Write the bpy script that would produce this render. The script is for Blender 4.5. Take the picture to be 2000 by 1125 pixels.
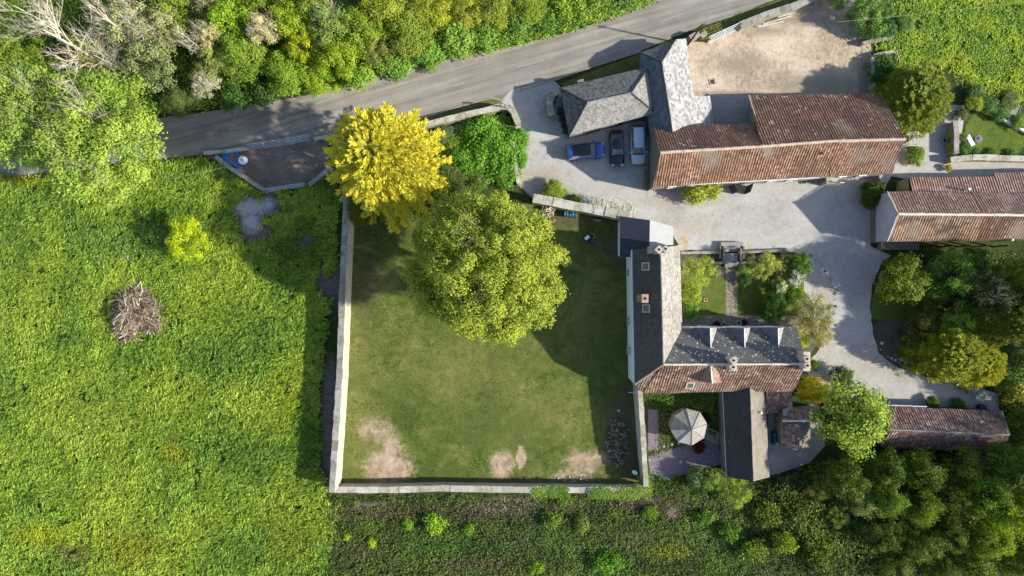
import bpy, math, random
import numpy as np
from mathutils import Vector, Matrix
PI = math.pi
random.seed(7)
RNG = np.random.default_rng(11)

# ------------------------------------------------------------------ scene, camera, light
for o in list(bpy.data.objects):
    bpy.data.objects.remove(o, do_unlink=True)
S = bpy.context.scene
COL = S.collection
CAM_H = 83.33
cam_d = bpy.data.cameras.new('camera')
cam_d.lens = 24.0
cam_d.sensor_width = 36.0 * 1.0
cam_d.lens = 36.0 / (2 * 62.5 / CAM_H)
cam_d.clip_start = 0.5
cam_d.clip_end = 3000
cam = bpy.data.objects.new('camera', cam_d)
cam.location = (0, 0, CAM_H)
cam.rotation_euler = (0, 0, 0)
COL.objects.link(cam)
S.camera = cam

SUN_EL, SUN_AZ = 30.5, -12.0          # elevation; direction of the sun measured from +X
w = bpy.data.worlds.new('World'); S.world = w
w.use_nodes = True
nt = w.node_tree
for n in list(nt.nodes): nt.nodes.remove(n)
sky = nt.nodes.new('ShaderNodeTexSky'); sky.sky_type = 'NISHITA'; sky.sun_disc = False
sky.sun_elevation = math.radians(SUN_EL); sky.sun_rotation = math.radians(90 - SUN_AZ)
bg = nt.nodes.new('ShaderNodeBackground'); bg.inputs['Strength'].default_value = 0.13
out = nt.nodes.new('ShaderNodeOutputWorld')
nt.links.new(sky.outputs[0], bg.inputs[0]); nt.links.new(bg.outputs[0], out.inputs[0])
sd = bpy.data.lights.new('sun', 'SUN'); sd.energy = 4.8; sd.angle = math.radians(1.2); sd.color = (1.0, 0.94, 0.82)
so = bpy.data.objects.new('sun', sd); COL.objects.link(so)
sv = Vector((math.cos(math.radians(SUN_EL)) * math.cos(math.radians(SUN_AZ)),
             math.cos(math.radians(SUN_EL)) * math.sin(math.radians(SUN_AZ)), math.sin(math.radians(SUN_EL))))
so.rotation_euler = sv.to_track_quat('Z', 'Y').to_euler()
so.location = sv * 120
S.view_settings.view_transform = 'Standard'
S.view_settings.look = 'None'
S.view_settings.exposure = 0.75
S.view_settings.gamma = 1
S.render.engine = 'CYCLES'
S.cycles.max_bounces = 5
S.cycles.diffuse_bounces = 3
S.cycles.glossy_bounces = 2
S.cycles.transmission_bounces = 3
S.cycles.transparent_max_bounces = 4

# ------------------------------------------------------------------ coordinates: survey units (16 per metre) seen from the drone, at height h
def W(px, py, h=0.0):
    k = (CAM_H - h) / CAM_H / 16.0
    return Vector(((px - 1000) * k, (562.5 - py) * k, h))

# ------------------------------------------------------------------ tagging
def tag(o, label=None, cat=None, group=None, kind=None):
    if label: o['label'] = label
    if cat: o['category'] = cat
    if group: o['group'] = group
    if kind: o['kind'] = kind
    return o
def empty(name, loc=(0, 0, 0), rz=0.0):
    o = bpy.data.objects.new(name, None); o.empty_display_size = 0.5
    o.location = loc; o.rotation_euler = (0, 0, rz); COL.objects.link(o); return o
def copy_tree(o, parent=None):
    c = o.copy(); COL.objects.link(c)
    if parent is not None: c.parent = parent
    for ch in [x for x in COL.objects if x.parent == o]:
        copy_tree(ch, c)
    return c

# ------------------------------------------------------------------ mesh builder
class MB:
    def __init__(s): s.v = []; s.f = []; s.m = []; s.uv = []
    def vert(s, p, uv=(0, 0, 0)):
        s.v.append(tuple(p)); s.uv.append(uv); return len(s.v) - 1
    def face(s, pts, m=0, uvs=None):
        ids = [s.vert(p, uvs[i] if uvs else (p[0], p[1], p[2])) for i, p in enumerate(pts)]
        s.f.append(ids); s.m.append(m)
    def box(s, c, size, rz=0.0, m=0, taper=1.0):
        hx, hy, hz = size[0] / 2, size[1] / 2, size[2] / 2
        ca, sa = math.cos(rz), math.sin(rz)
        P = []
        for z, t in ((-hz, 1), (hz, taper)):
            for x, y in ((-hx, -hy), (hx, -hy), (hx, hy), (-hx, hy)):
                x *= t; y *= t
                P.append((c[0] + x * ca - y * sa, c[1] + x * sa + y * ca, c[2] + z))
        b = [s.vert(p, p) for p in P]
        for q in ((3, 2, 1, 0), (4, 5, 6, 7), (0, 1, 5, 4), (1, 2, 6, 5), (2, 3, 7, 6), (3, 0, 4, 7)):
            s.f.append([b[i] for i in q]); s.m.append(m)
    def prism(s, poly, z0, z1, m=0):          # poly: list of xy, counter-clockwise or not
        n = len(poly)
        a = [s.vert((p[0], p[1], z0), (p[0], p[1], z0)) for p in poly]
        b = [s.vert((p[0], p[1], z1), (p[0], p[1], z1)) for p in poly]
        s.f.append(a[::-1]); s.m.append(m); s.f.append(b); s.m.append(m)
        for i in range(n):
            j = (i + 1) % n
            s.f.append([a[i], a[j], b[j], b[i]]); s.m.append(m)
    def tube(s, pts, rads, n=6, m=0, cap=True):
        pts = [Vector(p) for p in pts]
        if not hasattr(rads, '__len__'): rads = [rads] * len(pts)
        rings = []
        for i, p in enumerate(pts):
            d = (pts[min(i + 1, len(pts) - 1)] - pts[max(i - 1, 0)])
            if d.length < 1e-6: d = Vector((0, 0, 1))
            d.normalize()
            a = d.orthogonal().normalized() if abs(d.z) > 0.98 else d.cross(Vector((0, 0, 1))).normalized()
            b = d.cross(a)
            rings.append([s.vert(p + (a * math.cos(2 * PI * k / n) + b * math.sin(2 * PI * k / n)) * rads[i], (p.x, p.y, p.z)) for k in range(n)])
        for i in range(len(rings) - 1):
            for k in range(n):
                s.f.append([rings[i][k], rings[i][(k + 1) % n], rings[i + 1][(k + 1) % n], rings[i + 1][k]]); s.m.append(m)
        if cap:
            s.f.append(rings[0][::-1]); s.m.append(m); s.f.append(rings[-1]); s.m.append(m)
    def lathe(s, c, prof, n=16, m=0):         # prof: (r, z)
        rings = [[s.vert((c[0] + r * math.cos(2 * PI * k / n), c[1] + r * math.sin(2 * PI * k / n), c[2] + z)) for k in range(n)] for r, z in prof]
        for i in range(len(rings) - 1):
            for k in range(n):
                s.f.append([rings[i][k], rings[i][(k + 1) % n], rings[i + 1][(k + 1) % n], rings[i + 1][k]]); s.m.append(m)
        s.f.append(rings[0][::-1]); s.m.append(m); s.f.append(rings[-1]); s.m.append(m)
    def build(s, name, mats, parent=None, smooth=False):
        me = bpy.data.meshes.new(name)
        me.from_pydata(s.v, [], s.f)
        if not isinstance(mats, (list, tuple)): mats = [mats]
        for m_ in mats: me.materials.append(m_)
        me.polygons.foreach_set('material_index', s.m)
        at = me.attributes.new('rt', 'FLOAT_VECTOR', 'POINT')
        at.data.foreach_set('vector', np.array(s.uv, dtype=np.float32).ravel())
        if smooth: me.polygons.foreach_set('use_smooth', [True] * len(me.polygons))
        me.update()
        o = bpy.data.objects.new(name, me); COL.objects.link(o)
        if parent is not None: o.parent = parent
        return o

def np_mesh(name, V, F, col=None, mats=()):
    me = bpy.data.meshes.new(name)
    nf, k = F.shape
    me.vertices.add(len(V)); me.vertices.foreach_set('co', V.astype(np.float32).ravel())
    me.loops.add(nf * k); me.loops.foreach_set('vertex_index', F.astype(np.int32).ravel())
    me.polygons.add(nf)
    me.polygons.foreach_set('loop_start', np.arange(nf, dtype=np.int32) * k)
    me.polygons.foreach_set('loop_total', np.full(nf, k, dtype=np.int32))
    if col is not None:
        at = me.attributes.new('col', 'FLOAT_COLOR', 'POINT')
        c4 = np.ones((len(V), 4), dtype=np.float32); c4[:, :3] = col
        at.data.foreach_set('color', c4.ravel())
    for m_ in mats: me.materials.append(m_)
    me.update(calc_edges=True)
    return me
def link(name, me, parent=None):
    o = bpy.data.objects.new(name, me); COL.objects.link(o)
    if parent is not None: o.parent = parent
    return o

# ------------------------------------------------------------------ materials
class N:
    """tiny node helper"""
    def __init__(s, name):
        s.mat = bpy.data.materials.new(name); s.mat.use_nodes = True
        s.t = s.mat.node_tree
        for n in list(s.t.nodes): s.t.nodes.remove(n)
        s.out = s.t.nodes.new('ShaderNodeOutputMaterial')
        s._g = None
    def new(s, typ, **kw):
        n = s.t.nodes.new(typ)
        for k, v in kw.items(): setattr(n, k, v)
        return n
    def put(s, sock, v):
        if hasattr(v, 'links') or hasattr(v, 'is_output'): s.t.links.new(v, sock)
        else:
            if isinstance(v, (tuple, list)) and sock.type == 'RGBA' and len(v) == 3: v = (*v, 1)
            sock.default_value = v
    def pos(s):
        if s._g is None: s._g = s.new('ShaderNodeNewGeometry').outputs['Position']
        return s._g
    def attr(s, name, o='Vector'):
        n = s.new('ShaderNodeAttribute'); n.attribute_name = name; return n.outputs[o]
    def noise(s, scale, detail=4, rough=0.55, vec=None, dist=0.0):
        n = s.new('ShaderNodeTexNoise'); s.put(n.inputs['Vector'], vec if vec is not None else s.pos())
        n.inputs['Scale'].default_value = scale; n.inputs['Detail'].default_value = detail
        n.inputs['Roughness'].default_value = rough; n.inputs['Distortion'].default_value = dist
        return n.outputs['Fac']
    def vor(s, scale, vec=None, feature='F1', out='Distance', rand=1.0):
        n = s.new('ShaderNodeTexVoronoi'); n.feature = feature
        s.put(n.inputs['Vector'], vec if vec is not None else s.pos()); n.inputs['Scale'].default_value = scale
        n.inputs['Randomness'].default_value = rand
        return n.outputs[out]
    def math(s, op, a, b=0.0, c=0.0, clamp=False):
        n = s.new('ShaderNodeMath'); n.operation = op; n.use_clamp = clamp
        s.put(n.inputs[0], a); s.put(n.inputs[1], b); s.put(n.inputs[2], c)
        return n.outputs[0]
    def ramp(s, f, stops, interp='LINEAR'):
        n = s.new('ShaderNodeValToRGB'); s.put(n.inputs[0], f); cr = n.color_ramp; cr.interpolation = interp
        while len(cr.elements) < len(stops): cr.elements.new(0.5)
        for e, (p, c) in zip(cr.elements, stops):
            e.position = p; e.color = (*c, 1) if isinstance(c, (tuple, list)) else (c, c, c, 1)
        return n.outputs[0]
    def rng(s, f, a, b, c=0.0, d=1.0):
        n = s.new('ShaderNodeMapRange'); s.put(n.inputs[0], f)
        for i, v in enumerate((a, b, c, d)): n.inputs[i + 1].default_value = v
        return n.outputs[0]
    def mix(s, f, a, b, mode='MIX'):
        n = s.new('ShaderNodeMix'); n.data_type = 'RGBA'; n.blend_type = mode
        s.put(n.inputs[0], f); s.put(n.inputs[6], a); s.put(n.inputs[7], b); return n.outputs[2]
    def sep(s, v):
        n = s.new('ShaderNodeSeparateXYZ'); s.put(n.inputs[0], v); return n.outputs
    def comb(s, x, y, z=0.0):
        n = s.new('ShaderNodeCombineXYZ'); s.put(n.inputs[0], x); s.put(n.inputs[1], y); s.put(n.inputs[2], z); return n.outputs[0]
    def vmul(s, v, k):
        n = s.new('ShaderNodeVectorMath'); n.operation = 'MULTIPLY'; s.put(n.inputs[0], v); n.inputs[1].default_value = k; return n.outputs[0]
    def vadd(s, v, k):
        n = s.new('ShaderNodeVectorMath'); n.operation = 'ADD'; s.put(n.inputs[0], v); s.put(n.inputs[1], k); return n.outputs[0]
    def white(s, v, o='Value'):
        n = s.new('ShaderNodeTexWhiteNoise'); n.noise_dimensions = '3D'; s.put(n.inputs[0], v); return n.outputs[o]
    def bump(s, h, strength=0.5, dist=0.05, normal=None):
        n = s.new('ShaderNodeBump'); s.put(n.inputs['Height'], h); n.inputs['Strength'].default_value = strength
        n.inputs['Distance'].default_value = dist
        if normal is not None: s.put(n.inputs['Normal'], normal)
        return n.outputs[0]
    def finish(s, color, rough=0.85, normal=None, metal=0.0, spec=0.3, coat=0.0):
        p = s.new('ShaderNodeBsdfPrincipled')
        s.put(p.inputs['Base Color'], color); s.put(p.inputs['Roughness'], rough); p.inputs['Metallic'].default_value = metal
        p.inputs['Specular IOR Level'].default_value = spec
        p.inputs['Coat Weight'].default_value = coat
        if normal is not None: s.put(p.inputs['Normal'], normal)
        s.t.links.new(p.outputs[0], s.out.inputs[0]); return s.mat

def mat_plain(name, c, rough=0.7, var=0.25, scale=3.0, bump=0.2, metal=0.0, spec=0.3, coat=0.0, bd=0.02):
    m = N(name)
    f = m.noise(scale, 5, 0.6); f2 = m.noise(scale * 9, 3, 0.6)
    v = m.math('ADD', m.math('MULTIPLY', f, 0.65), m.math('MULTIPLY', f2, 0.35))
    col = m.ramp(v, [(0.3, tuple(x * (1 - var) for x in c)), (0.5, c), (0.7, tuple(min(1, x * (1 + var)) for x in c))])
    return m.finish(col, rough, m.bump(f2, bump, bd), metal, spec, coat)

def mat_foliage(name='foliage', trans=0.32):
    m = N(name)
    a = m.new('ShaderNodeAttribute'); a.attribute_name = 'col'
    oi = m.new('ShaderNodeObjectInfo')
    c = m.mix(1.0, a.outputs['Color'], oi.outputs['Color'], 'MULTIPLY')
    d = m.new('ShaderNodeBsdfPrincipled'); m.put(d.inputs['Base Color'], c); d.inputs['Roughness'].default_value = 0.55
    d.inputs['Specular IOR Level'].default_value = 0.25
    t = m.new('ShaderNodeBsdfTranslucent')
    g = m.new('ShaderNodeGamma'); m.put(g.inputs[0], c); g.inputs[1].default_value = 0.9
    m.put(t.inputs[0], g.outputs[0])
    mx = m.new('ShaderNodeMixShader'); mx.inputs[0].default_value = trans
    m.t.links.new(d.outputs[0], mx.inputs[1]); m.t.links.new(t.outputs[0], mx.inputs[2]); m.t.links.new(mx.outputs[0], m.out.inputs[0])
    return m.mat
FOL = mat_foliage()

def mat_slate(name, c_lo, c_hi, tw=0.32, th=0.24, lichen=(0.55, 0.54, 0.50), lich=0.5, stain=(0.10, 0.10, 0.09), stain_amt=0.4, lscale=2.2, tilevar=0.25):
    """rows of flat slates: u along the eave, v down the slope, both in metres"""
    m = N(name)
    rt = m.attr('rt'); x, y, z = m.sep(rt)
    row = m.math('FLOOR', m.math('DIVIDE', y, th))
    uu = m.math('ADD', m.math('DIVIDE', x, tw), m.math('MULTIPLY', m.math('MODULO', m.math('ABSOLUTE', row), 2.0), 0.5))
    uu = m.math('ADD', uu, m.math('MULTIPLY', m.white(m.comb(row, z, 3.0)), 0.3))
    cell = m.math('FLOOR', uu)
    r = m.white(m.comb(cell, row, z))
    base = m.ramp(r, [(0.0, c_lo), (0.75, tuple((a + b) / 2 for a, b in zip(c_lo, c_hi))), (1.0, c_hi)])
    big = m.noise(0.35, 5, 0.65)
    base = m.mix(m.math('MULTIPLY', m.rng(big, 0.42, 0.68), stain_amt), base, stain)
    med = m.noise(2.5, 5, 0.7)
    base = m.mix(m.rng(med, 0.35, 0.75), base, m.mix(0.5, base, c_hi))
    r3 = m.white(m.comb(cell, row, 21.0))
    base = m.mix(m.math('MULTIPLY', m.math('LESS_THAN', r3, 0.16), tilevar), base, tuple(v * 0.6 for v in c_lo)); base = m.mix(m.math('MULTIPLY', m.math('GREATER_THAN', r3, 0.82), tilevar * .7), base, c_hi)
    lv = m.vor(lscale, dist_vec(m)); ln = m.noise(1.1, 3, 0.6)
    lm = m.math('MULTIPLY', m.rng(lv, 0.10 + 0.17 * lich, 0.05 + 0.14 * lich), m.rng(ln, 0.62 - 0.25 * lich, 0.68 - 0.25 * lich), clamp=True)
    base = m.mix(m.math('MULTIPLY', lm, min(1.0, lich * 1.4)), base, lichen)
    fr = m.math('FRACT', m.math('DIVIDE', y, th))       # each course laps over the one below
    fu = m.math('FRACT', uu)
    gap = m.math('MULTIPLY', m.math('MINIMUM', m.rng(fu, 0.0, 0.07), m.rng(fu, 1.0, 0.93)), 1.0, clamp=True)
    hgt = m.math('ADD', m.math('ADD', m.math('MULTIPLY', fr, 0.6), m.math('MULTIPLY', gap, 0.4)), m.math('MULTIPLY', r, 0.4))
    hgt = m.math('ADD', hgt, m.math('MULTIPLY', med, 0.5))
    return m.finish(base, 0.75, m.bump(hgt, 0.7, 0.03), spec=0.25)
def dist_vec(m):
    n = m.new('ShaderNodeTexNoise'); m.put(n.inputs['Vector'], m.pos()); n.inputs['Scale'].default_value = 3.0; n.inputs['Detail'].default_value = 3
    return m.vadd(m.pos(), m.vmul(n.outputs['Color'], (0.5, 0.5, 0.5)))

def mat_pantile(name, c1, c2, c3, moss=0.3, mosscol=(0.07, 0.055, 0.05), tw=0.30, th=0.33, white=0.35):
    m = N(name)
    rt = m.attr('rt'); x, y, z = m.sep(rt)
    row = m.math('FLOOR', m.math('DIVIDE', y, th)); cell = m.math('FLOOR', m.math('DIVIDE', x, tw))
    r = m.white(m.comb(cell, row, z)); r2 = m.white(m.comb(cell, 7.0, z))
    f = m.math('ADD', m.math('MULTIPLY', r, 0.72), m.math('MULTIPLY', r2, 0.28))
    base = m.ramp(f, [(0.12, c1), (0.5, c2), (0.85, c3)])
    patch = m.noise(0.42, 5, 0.65, dist=0.4)
    base = m.mix(m.math('MULTIPLY', m.rng(patch, 0.47, 0.58), moss), base, mosscol)
    fine = m.noise(6.0, 4, 0.7)
    base = m.mix(m.math('MULTIPLY', m.rng(fine, 0.5, 0.75), 0.5), base, tuple(v * 0.45 for v in c1))
    pl = m.noise(1.3, 4, 0.6)
    spots = m.math('MULTIPLY', m.math('GREATER_THAN', m.white(m.comb(cell, row, 9.0)), 0.955), m.rng(pl, 0.45, 0.6), clamp=True)
    base = m.mix(m.math('MULTIPLY', spots, white), base, (0.62, 0.55, 0.48))
    lv = m.vor(1.7, dist_vec(m)); base = m.mix(m.math('MULTIPLY', m.rng(lv, 0.17, 0.10), white * 0.9, clamp=True), base, (0.55, 0.50, 0.42))
    fr = m.math('FRACT', m.math('DIVIDE', y, th))
    return m.finish(base, 0.85, m.bump(m.math('ADD', fr, m.math('MULTIPLY', r, 0.5)), 0.6, 0.035), spec=0.2)

def mat_stone(name, c1, c2, mortar, scale=2.6, moss=0.25, mosscol=(0.10, 0.12, 0.05)):
    m = N(name)
    v = m.vmul(dist_vec(m), (1.0, 1.0, 1.7))
    d = m.vor(scale, v, 'DISTANCE_TO_EDGE'); c = m.vor(scale, v, 'F1', 'Color')
    cc = m.sep(c)[0]
    base = m.mix(m.math('ADD', m.math('MULTIPLY', cc, 0.7), m.math('MULTIPLY', m.noise(5, 4, 0.7), 0.3)), c1, c2)
    base = m.mix(m.rng(d, 0.05, 0.01), base, mortar)
    base = m.mix(m.math('MULTIPLY', m.rng(m.noise(0.7, 5, 0.7), 0.5, 0.65), moss), base, mosscol)
    return m.finish(base, 0.9, m.bump(m.math('ADD', m.rng(d, 0.0, 0.12), m.math('MULTIPLY', m.noise(14, 3), 0.4)), 0.8, 0.05), spec=0.15)

def ellipse_mask(m, ells, nz=0.8, nscale=0.6):
    """1 inside worn or darkened patches lying at fixed places on the ground; each (px, py, rx, ry, soft)"""
    x, y, z = m.sep(m.pos())
    n1 = m.noise(nscale, 6, 0.7); n2 = m.noise(nscale * 5, 4, 0.7)
    nn = m.math('ADD', m.math('MULTIPLY', m.math('SUBTRACT', n1, 0.5), nz * 2), m.math('MULTIPLY', m.math('SUBTRACT', n2, 0.5), nz))
    tot = None
    for (px, py, rx, ry, soft) in ells:
        c = W(px, py)
        a = m.math('DIVIDE', m.math('SUBTRACT', x, c.x), rx / 16); b = m.math('DIVIDE', m.math('SUBTRACT', y, c.y), ry / 16)
        d = m.math('SQRT', m.math('ADD', m.math('MULTIPLY', a, a), m.math('MULTIPLY', b, b)))
        d = m.math('ADD', d, nn)
        f = m.rng(d, 1.0 + soft, 1.0 - soft)
        tot = f if tot is None else m.math('MAXIMUM', tot, f)
    return tot

# palette
M = {}
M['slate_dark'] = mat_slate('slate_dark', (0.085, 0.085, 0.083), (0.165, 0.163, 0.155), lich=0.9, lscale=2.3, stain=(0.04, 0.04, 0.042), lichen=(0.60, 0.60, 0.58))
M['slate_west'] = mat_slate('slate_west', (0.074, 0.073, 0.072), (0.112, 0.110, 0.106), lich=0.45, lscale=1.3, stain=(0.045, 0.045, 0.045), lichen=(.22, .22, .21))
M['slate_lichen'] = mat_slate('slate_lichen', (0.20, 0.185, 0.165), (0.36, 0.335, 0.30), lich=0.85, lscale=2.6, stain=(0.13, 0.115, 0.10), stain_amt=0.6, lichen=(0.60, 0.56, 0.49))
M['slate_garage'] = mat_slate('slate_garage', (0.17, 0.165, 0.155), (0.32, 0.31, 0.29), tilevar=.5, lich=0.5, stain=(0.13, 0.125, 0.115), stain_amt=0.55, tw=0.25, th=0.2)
M['slate_garage_shade'] = mat_slate('garage_slate_shade', (0.085, 0.085, 0.085), (0.18, 0.18, 0.175), tilevar=.6, lich=0.5, stain=(0.07, 0.075, 0.07), stain_amt=0.6, tw=0.25, th=0.2)  # garage slate darkened, shade of the sunless slopes in its colour
M['slate_pale'] = mat_slate('slate_pale', (0.16, 0.16, 0.165), (0.47, 0.465, 0.45), tw=0.34, th=0.27, lich=0.4, lscale=1.8, stain=(0.19, 0.19, 0.19), stain_amt=0.6, tilevar=.5)
M['slate_blue'] = mat_slate('slate_blue', (0.065, 0.075, 0.095), (0.16, 0.175, 0.20), tw=0.5, th=0.38, lich=0.2, stain=(0.06, 0.07, 0.09))
M['slate_annex'] = mat_slate('slate_annex', (0.038, 0.046, 0.066), (0.048, 0.057, 0.078), lich=0.0, stain=(0.045, 0.05, 0.068), stain_amt=0.2)
M['lead'] = mat_plain('lead_sheet', (0.235, 0.25, 0.265), 0.5, 0.12, 1.2, 0.1, spec=0.4)
M['felt_dark'] = mat_slate('felt_dark', (0.040, 0.038, 0.037), (0.055, 0.052, 0.050), tw=0.6, th=0.5, lich=0.15, lscale=0.9, stain=(0.04, 0.04, 0.04), stain_amt=0.3)
M['felt_pale'] = mat_slate('felt_pale', (0.17, 0.150, 0.120), (0.24, 0.215, 0.175), tw=0.6, th=0.5, lich=0.2, stain=(0.12, 0.10, 0.085), stain_amt=0.7)
M['pan_barn_s'] = mat_pantile('pantile_barn_south', (0.175, 0.088, 0.056), (0.27, 0.150, 0.098), (0.38, 0.235, 0.160), 0.5, (0.16, 0.095, 0.066))
M['pan_barn_dim'] = mat_pantile('pantile_barn_dim', (0.145, 0.072, 0.050), (0.20, 0.107, 0.073), (0.29, 0.165, 0.12), 0.6, (0.125, 0.078, 0.062), white=0.6)  # barn tiles with the north slope's shade put into the colour
M['pan_house'] = mat_pantile('pantile_house', (0.15, 0.082, 0.055), (0.235, 0.145, 0.10), (0.36, 0.235, 0.165), 0.6, (0.085, 0.052, 0.042), white=0.55)
M['pan_right_s'] = mat_pantile('pantile_right_south', (0.20, 0.12, 0.075), (0.31, 0.20, 0.13), (0.40, 0.27, 0.185), 0.85, (0.11, 0.075, 0.06), white=0.3)
M['pan_right_n'] = mat_pantile('pantile_right_north', (0.22, 0.125, 0.092), (0.31, 0.185, 0.14), (0.42, 0.275, 0.215), 0.5, (0.17, 0.12, 0.10), white=0.5)
M['pan_se'] = mat_pantile('pantile_plum', (0.15, 0.080, 0.068), (0.23, 0.135, 0.115), (0.42, 0.295, 0.25), 0.35, (0.10, 0.06, 0.055), white=0.8)
M['ridge'] = mat_plain('ridge_mortar', (0.46, 0.36, 0.28), 0.9, 0.3, 2.5, 0.5)
M['ridge_pale'] = mat_plain('ridge_pale', (0.58, 0.53, 0.42), 0.9, 0.25, 2.5, 0.5)
M['ridge_dark'] = mat_plain('ridge_dark', (0.05, 0.05, 0.055), 0.8, 0.3, 2.5, 0.4)
M['ridge_grey'] = mat_plain('ridge_grey', (0.20, 0.20, 0.20), 0.8, 0.3, 2.5, 0.4)
M['render_white'] = mat_plain('white_render', (0.72, 0.74, 0.76), 0.8, 0.10, 1.5, 0.15)
M['render_grey'] = mat_plain('grey_render', (0.40, 0.42, 0.45), 0.85, 0.15, 1.0, 0.2)
M['stone'] = mat_stone('rubble_stone', (0.26, 0.22, 0.17), (0.46, 0.41, 0.33), (0.30, 0.27, 0.22))
M['stone_grey'] = mat_stone('grey_stone', (0.13, 0.13, 0.115), (0.26, 0.25, 0.22), (0.16, 0.15, 0.14), moss=0.4)
M['stone_gable'] = mat_stone('gable_stone', (0.12, 0.12, 0.11), (0.20, 0.20, 0.18), (0.15, 0.15, 0.14), scale=1.4, moss=0.4)  # darker stone for the barn's west gable, its shade put into the colour
M['wall_stone'] = mat_stone('lime_wall', (0.44, 0.39, 0.31), (0.64, 0.59, 0.50), (0.52, 0.48, 0.40), moss=0.45, mosscol=(0.26, 0.23, 0.15))
def mat_slabs(name, c1, c2, dark, moss):
    m = N(name)
    rnd = m.new('ShaderNodeNewGeometry').outputs['Random Per Island']
    a = m.noise(2.2, 5, 0.7); b = m.noise(9, 4, 0.75)
    base = m.mix(m.math('ADD', m.math('MULTIPLY', rnd, 0.8), m.math('MULTIPLY', m.rng(a, .4, .6), 0.3)), c1, c2)
    base = m.mix(m.math('MULTIPLY', m.rng(b, 0.50, 0.60), 0.7), base, dark)
    base = m.mix(m.math('MULTIPLY', m.rng(m.noise(0.9, 5, 0.7), 0.50, 0.58), 0.7), base, moss)
    return m.finish(base, 0.92, m.bump(b, 0.6, 0.03), spec=0.15)
M['coping'] = mat_slabs('coping_slabs', (0.20, 0.195, 0.18), (0.38, 0.37, 0.34), (0.12, 0.115, 0.10), (0.17, 0.15, 0.08))
M['coping_pale'] = mat_slabs('coping_pale', (0.29, 0.275, 0.235), (0.50, 0.485, 0.43), (0.19, 0.175, 0.135), (0.24, 0.22, 0.12))
M['brick'] = mat_plain('chimney_brick', (0.34, 0.26, 0.20), 0.9, 0.35, 6, 0.5)
M['chim_cream'] = mat_plain('chimney_render', (0.42, 0.375, 0.32), 0.9, 0.2, 3, 0.3)
M['soot'] = mat_plain('soot', (0.012, 0.011, 0.01), 0.95, 0.2, 3, 0.1)
M['terracotta'] = mat_plain('terracotta', (0.40, 0.22, 0.14), 0.8, 0.2, 6, 0.2)
M['timber'] = mat_plain('weathered_timber', (0.24, 0.20, 0.16), 0.85, 0.35, 5, 0.5)
M['timber_pale'] = mat_plain('pale_timber', (0.52, 0.48, 0.41), 0.85, 0.25, 5, 0.4)
M['timber_dark'] = mat_plain('dark_timber', (0.05, 0.035, 0.03), 0.8, 0.3, 5, 0.4)
M['frame_white'] = mat_plain('white_paint', (0.74, 0.76, 0.77), 0.5, 0.08, 3, 0.05)
M['gutter'] = mat_plain('gutter_white', (0.60, 0.62, 0.64), 0.45, 0.1, 2, 0.05)
M['glass'] = mat_plain('window_glass', (0.10, 0.13, 0.11), 0.12, 0.3, 1.0, 0.0, spec=0.8)
M['metal_gate'] = mat_plain('galvanised', (0.46, 0.52, 0.58), 0.45, 0.12, 2, 0.1, metal=0.3, spec=0.5)
M['teal'] = mat_plain('teal_plastic', (0.012, 0.085, 0.10), 0.45, 0.25, 3, 0.1, spec=0.4)
M['blue_plastic'] = mat_plain('blue_plastic', (0.025, 0.30, 0.80), 0.4, 0.15, 4, 0.1, spec=0.5)
M['navy'] = mat_plain('navy_plastic', (0.010, 0.025, 0.13), 0.4, 0.2, 3, 0.1, spec=0.5)
M['white_plastic'] = mat_plain('white_plastic', (0.72, 0.76, 0.78), 0.5, 0.08, 3, 0.1)
M['black'] = mat_plain('black_plastic', (0.014, 0.014, 0.016), 0.5, 0.3, 4, 0.1)
M['dkgreen_bin'] = mat_plain('dark_green_plastic', (0.010, 0.035, 0.038), 0.5, 0.25, 3, 0.1)
M['bark'] = mat_plain('bark', (0.13, 0.105, 0.08), 0.95, 0.35, 5, 0.8, bd=0.05)
M['bark_pale'] = mat_plain('pale_bark', (0.42, 0.36, 0.27), 0.9, 0.3, 4, 0.5)
M['dead_wood'] = mat_plain('dead_wood', (0.58, 0.52, 0.40), 0.9, 0.35, 3, 0.5)
M['concrete'] = mat_plain('concrete', (0.26, 0.25, 0.24), 0.9, 0.3, 1.0, 0.3)
M['paving'] = mat_stone('stone_paving', (0.16, 0.145, 0.115), (0.27, 0.25, 0.205), (0.09, 0.085, 0.06), scale=1.5, moss=0.4, mosscol=(0.10, 0.09, 0.05))
M['mulberry'] = mat_plain('purple_slate_chips', (0.17, 0.145, 0.175), 0.95, 0.3, 3, 0.6)
M['paint_white'] = mat_plain('car_white', (0.7, 0.7, 0.7), 0.4)
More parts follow.
